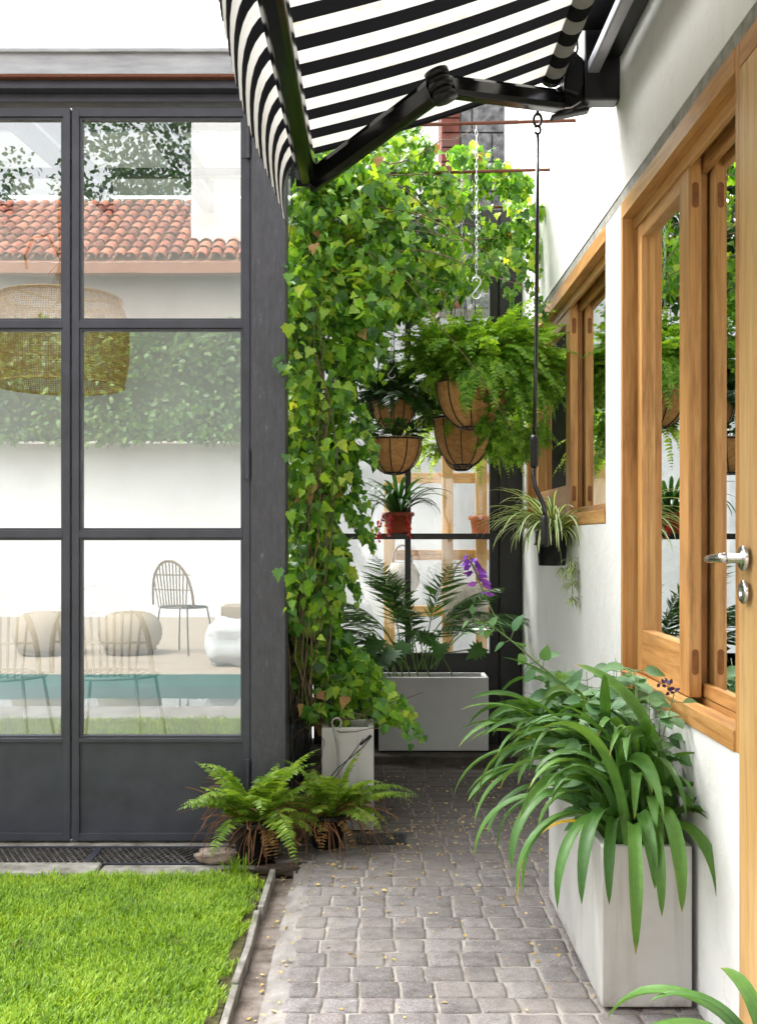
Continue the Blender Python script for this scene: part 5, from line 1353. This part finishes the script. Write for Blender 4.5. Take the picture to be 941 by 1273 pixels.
# corner plant at lower right
cp = thing('corner_plant', (0.64, 1.72, 0.0), 'strap leaf plant in a pot just inside the lower right corner', 'potted plant')
pot_mesh((0.64,1.72,0.0), 0.08, 0.10, 0.26, 0.008, 0.03).build('pot', M['terracotta'], cp, True)
m = MB(); br = np.random.default_rng(80)
for (az, e, L, dr, w) in ((150,68,0.315,128,0.038),(160,84,0.235,120,0.026),(100,80,0.20,90,0.030),(185,62,0.22,150,0.036),(200,65,0.34,120,0.036),(250,60,0.34,120,0.036),(300,70,0.30,100,0.034)):
    strap(m, (0.64+0.03*math.cos(R(az)), 1.72+0.03*math.sin(R(az)), 0.24), R(az), R(e), L, R(dr), w, br, 16, 1.1, 0.45, True)
m.build('foliage', M['strap'], cp, True)
m = MB(); m.lathe((0.64,1.72,0.235), [(0.09,0.0),(0.0001,0.004)], 20); m.build('soil', M['soil'], cp)

# ================================================================== BACK PLANTER WITH PALMS
planter('grey_planter', 0.010, 0.556, 5.35, 5.555, 0.04, 0.413, M['fibre_grey'], 'wide grey rectangular planter standing on the step before the screen', 0.02)
pa = thing('palm', (0.22, 5.45, 0.37), 'dark feathery palm growing from the grey planter', 'palm')
m = MB(); stm = MB(); br = np.random.default_rng(90)
for (px, az, e, L, dr) in ((500,160,62,0.62,75),(505,185,70,0.60,95),(520,20,72,0.66,70),(535,40,78,0.62,80),(500,120,80,0.66,40),(525,-40,70,0.6,90),(500,200,50,0.5,80),(540,10,60,0.56,85),(515,-100,76,0.52,80),(490,-150,62,0.5,90),(530,-70,66,0.52,90),(510,170,52,0.66,70),(535,15,54,0.62,72),(515,-120,84,0.62,60),(528,-60,84,0.66,55),(520,150,84,0.60,60),(540,-20,66,0.66,100),(500,-165,74,0.66,95),(525,-95,70,0.5,110)):
    b_ = P(px, 832, 5.46); 
    frond(m, b_, R(az) if math.sin(R(az)) < 0.3 else R(-az), R(e), L, R(dr), 0.15, 32, br, stm, 0.0035, 0.038, 0.75, 1.4, 0.25, 0.38, False, 0.02)
m.build('foliage', M['palm'], pa); stm.build('stem', M['stem_green'], pa)
ph = thing('philodendron', (0.13, 5.42, 0.37), 'dark lobed philodendron leaves low at the left of the grey planter', 'plant')
T_PHIL = tmpl([(0.02,0.0),(0.30,-0.18),(0.30,0.02),(0.52,0.0),(0.34,0.16),(0.58,0.24),(0.34,0.32),(0.52,0.48),(0.28,0.50),(0.38,0.72),(0.18,0.72),(0.0,1.05)], [0,0.02,0.08,0.12,0.18,0.26,0.34,0.46,0.54,0.66,0.74,1.05], 0.1, 0.3)
m = MB(); stm = MB()
for (px, py, sz) in ((470,795,0.13),(490,808,0.12),(478,822,0.12),(505,800,0.11),(522,790,0.10),(600,805,0.10),(548,800,0.10),(462,830,0.11)):
    p = P(px, py, 5.30+br.random()*0.12); stm.tube([np.array([p[0]*0.6+0.09,5.45,0.37]), (p+np.array([0.12,5.45,0.37]))/2+np.array([0,0,0.06]), p], 0.004, 5)
    leaf_cloud(m, T_PHIL, p[None], np.array([[br.normal()*0.6, -0.5, -0.45]]), np.array([[br.normal()*0.3, -0.6, 0.7]]), np.array([sz]))
m.build('foliage', M['palm'], ph, True); stm.build('stem', M['stem_green'], ph)

# ================================================================== FERN POTS by the corner post
def fern_pot(c, r, h, n, seed, label, spread):
    br = np.random.default_rng(seed)
    t = thing('fern_pot', c, label, 'potted plant', 'black fern pots at the corner post')
    pot_mesh(c, r*0.8, r, h, 0.004, 0.02).build('pot', M['black_rub'], t, True)
    m = MB(); m.lathe((c[0],c[1],c[2]+h-0.025), [(r*0.94,0.0),(0.0001,0.006)], 20); m.build('soil', M['soil'], t)
    m = MB(); stm = MB()
    for k in range(n):
        az = br.uniform(0, 2*math.pi); L = br.uniform(0.15, 0.38)*spread
        if math.sin(az) > 0.4: L *= 0.6
        frond(m, (c[0]+r*0.5*br.random()*math.cos(az), c[1]+r*0.5*br.random()*math.sin(az), c[2]+h-0.02), az, R(br.uniform(35, 88)), L, R(br.uniform(40, 120)), 0.040, 26, br, stm, 0.0013, 0.19, 0.2, 1.2, 0.2, 0.12, False, 0.03)
    m.build('foliage', M['fern'], t); stm.build('stem', M['stem_green'], t)
    d = MB(); dm = MB()
    for k in range(120):
        az = br.uniform(0, 2*math.pi); pts, dd, _ = arc((c[0]+r*0.5*math.cos(az), c[1]+r*0.5*math.sin(az), c[2]+h-0.02), az, R(br.uniform(10, 80)), br.uniform(0.12, 0.27)*spread, R(br.uniform(40, 170)), 9, 1.0, 0.12, br)
        pts[:,2] = np.maximum(pts[:,2], 0.006); d.tube(pts, 0.0011, 3, False)
    for k in range(3):
        az = br.uniform(-2.6, -0.5); frond(dm, (c[0], c[1], c[2]+h-0.02), az, R(30), 0.2, R(130), 0.026, 16, br, None, 0.001, 0.2, 0.2, 1.0, 0.4)
    d.build('dry_stem', M['stem_brown'], t); dm.build('dead_frond', M['dead'], t)
fern_pot(np.array([-0.41,3.72,0.0]), 0.088, 0.14, 62, 100, 'larger fern in a black pot beside the conservatory door', 1.0)
fern_pot(np.array([-0.175,3.86,0.0]), 0.066, 0.12, 58, 101, 'smaller fern in a black pot in front of the tall planter', 1.0)

# weeds along the kerb
wd = thing('weed_tuft', (-0.45,3.52,0.0), 'small tuft of tall weedy grass at the corner of the lawn', 'grass tuft')
m = MB(); br = np.random.default_rng(110)
for k in range(60):
    strap(m, (-0.455+br.normal()*0.016, 3.52+br.normal()*0.012, -0.003), br.uniform(0,6.28), R(br.uniform(60,88)), br.uniform(0.04,0.085), R(br.uniform(20,70)), 0.004, br, 6, 1.2, 0.2)
m.build('foliage', M['grass'], wd)
# litter on the path, and on the soil strip
br = np.random.default_rng(120); q = []
while len(q) < 1250:
    y = 2.2+3.0*br.random(); x = br.uniform(-0.31, 0.74)
    w_ = math.exp(-((y-3.95)/0.60)**2)*(1.1-0.6*(x+0.3))+0.06+(0.30 if x < -0.22 else 0)+(0.25 if (x > 0.69 or (0.47 < x < 0.525 and y > 2.5)) else 0)
    if br.random() < w_: q.append((x, y, 0.004 if x > -0.20 else (0.003 if x > -0.27 else -0.017)))
q = np.array(q); k = len(q); m = MB()
sz = br.gamma(2.0, 0.0030, k)+0.004
leaf_cloud(m, T_SMALL, q, np.stack([br.normal(size=k), br.normal(size=k), br.normal(size=k)*0.15+0.05], 1), np.stack([br.normal(size=k)*0.25, br.normal(size=k)*0.25, np.ones(k)], 1), np.minimum(sz, 0.019))
kind(m.build('leaf_litter', leaf_mat('litter', [(0.22,0.13,0.05),(0.50,0.36,0.12),(0.62,0.50,0.26)], None, 0.1, 0.8)), 'stuff')

# ================================================================== GARDEN BEHIND THE CAMERA (seen mirrored in the doors)
m = MB(); m.box(-14, 6, -7.4, -0.92, -0.2, 0.0); kind(m.build('deck', M['wood_deck']), 'structure')
m = MB(); m.add([(-14,-0.92,-0.10),(-0.95,-0.92,-0.10),(-0.95,0.70,-0.10),(-14,0.70,-0.10)], [(0,1,2,3)])
wm, nt, b, o_ = new_mat('pool_water'); b.inputs['Base Color'].default_value = (0.03,0.055,0.055,1); b.inputs['Roughness'].default_value = 0.03
wn = noise_tex(nt, texco(nt), 4, 3); bump(nt, b, wn.outputs['Fac'], 0.12, 0.01)
kind(m.build('pool_water', wm), 'structure')
m = MB(); m.box(-14, -0.95, -0.918, -0.90, -0.118, -0.001)
kind(m.build('pool_tiles', noisy('teal_tiles', [(0.008,0.10,0.085),(0.015,0.15,0.13)], 6, 0.3)), 'structure')
m = MB(); m.box(-0.949, -0.37, -0.90, 0.70, -0.3, -0.012); m.box(-14, -0.37, 0.701, 1.245, -0.3, -0.012); m.box(-0.42, 6, -0.92, -0.9, -0.2, -0.004); kind(m.build('terrace', noisy('grey_terrace', [(0.12,0.11,0.095),(0.20,0.19,0.17),(0.27,0.26,0.24)], 8, 0.9)), 'structure')
m = MB(); m.box(-14, 6, -7.7, -7.4, 0.0, 2.45); tag(m.build('garden_wall', noisy('limewash', [(0.56,0.56,0.555),(0.62,0.62,0.615),(0.65,0.65,0.65)], 2, 0.9, bs=0.2)), 'white garden wall behind the pool mirrored in the glass doors', 'wall')
hd = thing('hedge', (-4, -7.3, 2.45), 'clipped leafy hedge on top of the white garden wall', 'hedge')
br = np.random.default_rng(130); n = 17000
q = np.stack([br.uniform(-12, 2, n), -7.0-np.abs(br.normal(size=n))*0.15+br.normal(size=n)*0.05, br.uniform(2.45, 4.15, n)], 1)
q[:,2] += np.array([0.1*grid_noise(p, 1.2) for p in q]); q[:,1] += np.array([0.14*grid_noise(p, 2.0, 4) for p in q])
m = MB(); leaf_cloud(m, T_OVAL, q, np.stack([br.normal(size=n)*0.6, 0.5+br.normal(size=n)*0.4, -0.5+br.normal(size=n)*0.5], 1), np.stack([br.normal(size=n)*0.5, 0.7+br.normal(size=n)*0.4, 0.6+br.normal(size=n)*0.4], 1), br.uniform(0.06, 0.115, n)); m.build('foliage', M['hedge'], hd, True)
m = MB(); m.box(-12, 2, -7.55, -7.1, 2.5, 4.05); m.build('dark_filler', noisy('hedge_core', [(0.008,0.02,0.005),(0.02,0.045,0.01)], 8, 0.9), hd)  # solid dark box, its colour painted as the shade inside the hedge
# neighbour house with a barrel tile roof
nh = thing('tiled_house', (-5, -14, 0), 'neighbouring house with a red barrel tile roof and white chimney', 'house')
m = MB(); m.box(-13, 2, -18.0, -12.4, 0, 6.2); m.build('wall', noisy('pinkish_render', [(0.44,0.38,0.35),(0.52,0.46,0.43)], 2, 0.9, bs=0.05), nh)
m = MB(); br = np.random.default_rng(140)
for i in range(60):
    x = -13.2+i*0.255
    for j in range(9):
        t0, t1 = j/9, (j+1)/9+0.02
        e0 = np.array([x+br.normal()*0.01, -12.0-3.2*t0, 6.25+2.0*t0+0.03]); e1 = np.array([x, -12.0-3.2*t1, 6.25+2.0*t1])
        V = []
        for e, rr in ((e0,0.125),(e1,0.10)):
            for a in np.linspace(0, math.pi, 7): V.append((e[0]+rr*math.cos(a), e[1], e[2]+rr*0.9*math.sin(a)))
        m.add(V, [(a, a+1, a+8, a+7) for a in range(6)])
def mat_tiles():
    m_, nt, b, o = new_mat('red_tiles'); geo = N(nt, 'ShaderNodeNewGeometry')
    r = ramp(nt, [(0.18,0.05,0.03),(0.36,0.10,0.055),(0.46,0.17,0.10)], [0.0,0.4,1.0]); nt.links.new(geo.outputs['Random Per Island'], r.inputs['Fac']); nt.links.new(r.outputs['Color'], b.inputs['Base Color']); b.inputs['Roughness'].default_value = 0.8; return m_
m.build('roof', mat_tiles(), nh, True)
m = MB(); m.add([(-13.3,-12.0,6.2),(2.2,-12.0,6.2),(2.2,-15.3,8.27),(-13.3,-15.3,8.27)], [(0,1,2,3)]); m.box(-13.3,2.2,-12.25,-11.98,6.0,6.19); m.build('eave', plain('eave', (0.30,0.14,0.09), 0.9), nh)
m = MB(); m.box(-3.55, -2.6, -13.4, -12.8, 6.0, 9.3); m.build('chimney', M['plaster'], nh)
def tree(x, y, h, cr, seed, label, n=6500):
    t = thing('tree', (x, y, 0), label, 'tree', 'trees beyond the tiled house')
    br = np.random.default_rng(seed)
    m = MB(); m.tube([(x,y,0),(x+0.1,y,h*0.35),(x-0.1,y+0.1,h*0.6),(x,y,h*0.85)], [0.28,0.22,0.15,0.05], 8)
    for k in range(9):
        a = br.uniform(0, 6.28); z = h*br.uniform(0.4, 0.7); e = np.array([x+cr*0.8*math.cos(a), y+cr*0.8*math.sin(a), z+br.uniform(0.5, 2)]); m.tube([(x,y,z),((x+e[0])/2,(y+e[1])/2,(z+e[2])/2+0.3),e], [0.10,0.06,0.02], 6)
    m.build('trunk', M['bark'], t)
    q = []
    while len(q) < n:
        p = br.normal(size=3); p /= np.linalg.norm(p); p *= br.random()**0.45
        w = np.array([x+p[0]*cr, y+p[1]*cr, h*0.78+p[2]*h*0.26])
        if grid_noise(w, 0.75, seed) > -0.05: q.append(w)
    q = np.array(q); m = MB(); leaf_cloud(m, T_OVAL, q, br.normal(size=(n,3)), br.normal(size=(n,3))+np.array([0,0,0.6]), br.uniform(0.10, 0.19, n)); m.build('crown', M['vine_dark'], t, True)
tree(-5.2, -19.5, 12.0, 3.0, 150, 'tall dark leafy tree behind the tiled roof near the chimney')
tree(-10.0, -20.5, 11.0, 2.4, 151, 'sparse tall tree behind the left end of the tiled roof', 2200)
# furniture on the deck
def pouf(x, y, label):
    t = thing('woven_pouf', (x, y, 0), label, 'pouf', 'woven poufs on the deck')
    m = MB(); prof = [(0.0001,0.0)]
    for k in range(27):
        a = -math.pi/2+math.pi*k/26; prof.append((max(0.02, 0.30*max(0.0,math.cos(a))**0.6+0.006*(-1)**k), 0.21+0.205*math.sin(a)))
    m.lathe((x,y,0.0), prof, 40); m.build('body', noisy('cream_weave', [(0.24,0.19,0.13),(0.36,0.30,0.22)], 60, 0.9, bs=0.5), t, True)
    m = MB(); m.lathe((x,y,0.0), [(0.20,0.0),(0.24,0.02),(0.25,0.05)], 30); m.build('base', M['bark'], t)
pouf(-3.15, -2.4, 'woven cream pouf on the deck, left one mirrored in the glass')
pouf(-2.35, -2.45, 'woven cream pouf on the deck, right one mirrored beside the chair')
wire_chair(-1.85, -2.5, R(28), 'rattan backed wire chair on the deck mirrored in the right door')
bn = thing('bench', (-1.35, -2.9, 0), 'chunky timber bench on the deck mirrored at the door edge', 'bench')
m = MB(); m.box(-1.56, -0.80, -3.4, -2.95, 0.25, 0.43); m.build('seat', M['wood_deck'], bn, bevel=0.01)
for x in (-1.46, -0.9):
    m = MB(); m.box(x-0.05, x+0.05, -3.35, -3.0, 0.0, 0.25); m.build('leg', M['wood_deck'], bn)
lump('beanbag', (-1.22,-1.6,0.19), 0.26, 0.26, 0.21, noisy('white_canvas', [(0.36,0.37,0.37),(0.45,0.46,0.46)], 5, 0.9, bs=0.3), 'slumped white beanbag on the deck by the bench', 'beanbag', 9.0)

# ================================================================== LIGHT, SKY, CAMERA
w = bpy.data.worlds.new('World'); SC.world = w; w.use_nodes = True
nt = w.node_tree; bg = nt.nodes['Background']
sky = nt.nodes.new('ShaderNodeTexSky'); sky.sky_type = 'NISHITA'; sky.sun_disc = False
ts = np.array([-0.40, 0.42, 0.82]); ts /= np.linalg.norm(ts)
sky.sun_elevation = math.asin(ts[2]); sky.sun_rotation = math.atan2(ts[0], ts[1])
sky.air_density = 1.0; sky.dust_density = 6.0; sky.ozone_density = 1.0
hs_ = nt.nodes.new('ShaderNodeHueSaturation'); hs_.inputs['Saturation'].default_value = 0.1
nt.links.new(sky.outputs[0], hs_.inputs['Color']); nt.links.new(hs_.outputs[0], bg.inputs['Color'])
bg.inputs['Strength'].default_value = 0.15
sl = bpy.data.lights.new('sun', 'SUN'); sl.energy = 0.65; sl.angle = R(12); sl.color = (1.0, 0.975, 0.94)
so = bpy.data.objects.new('sun', sl); COL.objects.link(so)
so.rotation_euler = Vector(tuple(-ts)).to_track_quat('-Z', 'Y').to_euler()

cd = bpy.data.cameras.new('camera'); cam = bpy.data.objects.new('camera', cd); COL.objects.link(cam)
cam.location = (0, 0, CAMH); cam.rotation_euler = (R(90), 0, 0)
cd.sensor_fit = 'VERTICAL'; cd.sensor_height = 36.0; cd.sensor_width = 26.6
cd.lens = F/1273*36
cd.shift_x = (470.5-CX)/1273; cd.shift_y = (CY-636.5)/1273
cd.clip_start = 0.05; cd.clip_end = 500
SC.camera = cam

vs = SC.view_settings; SC.display_settings.display_device = 'sRGB'
vs.view_transform = 'Standard'; vs.look = 'None'; vs.gamma = 1.0; vs.use_curve_mapping = False
vs.exposure = 2.45
SC.render.engine = 'CYCLES'
SC.cycles.use_denoising = True
SC.cycles.max_bounces = 8; SC.cycles.diffuse_bounces = 4; SC.cycles.glossy_bounces = 4
SC.cycles.transparent_max_bounces = 12; SC.cycles.transmission_bounces = 4
SC.cycles.sample_clamp_indirect = 8
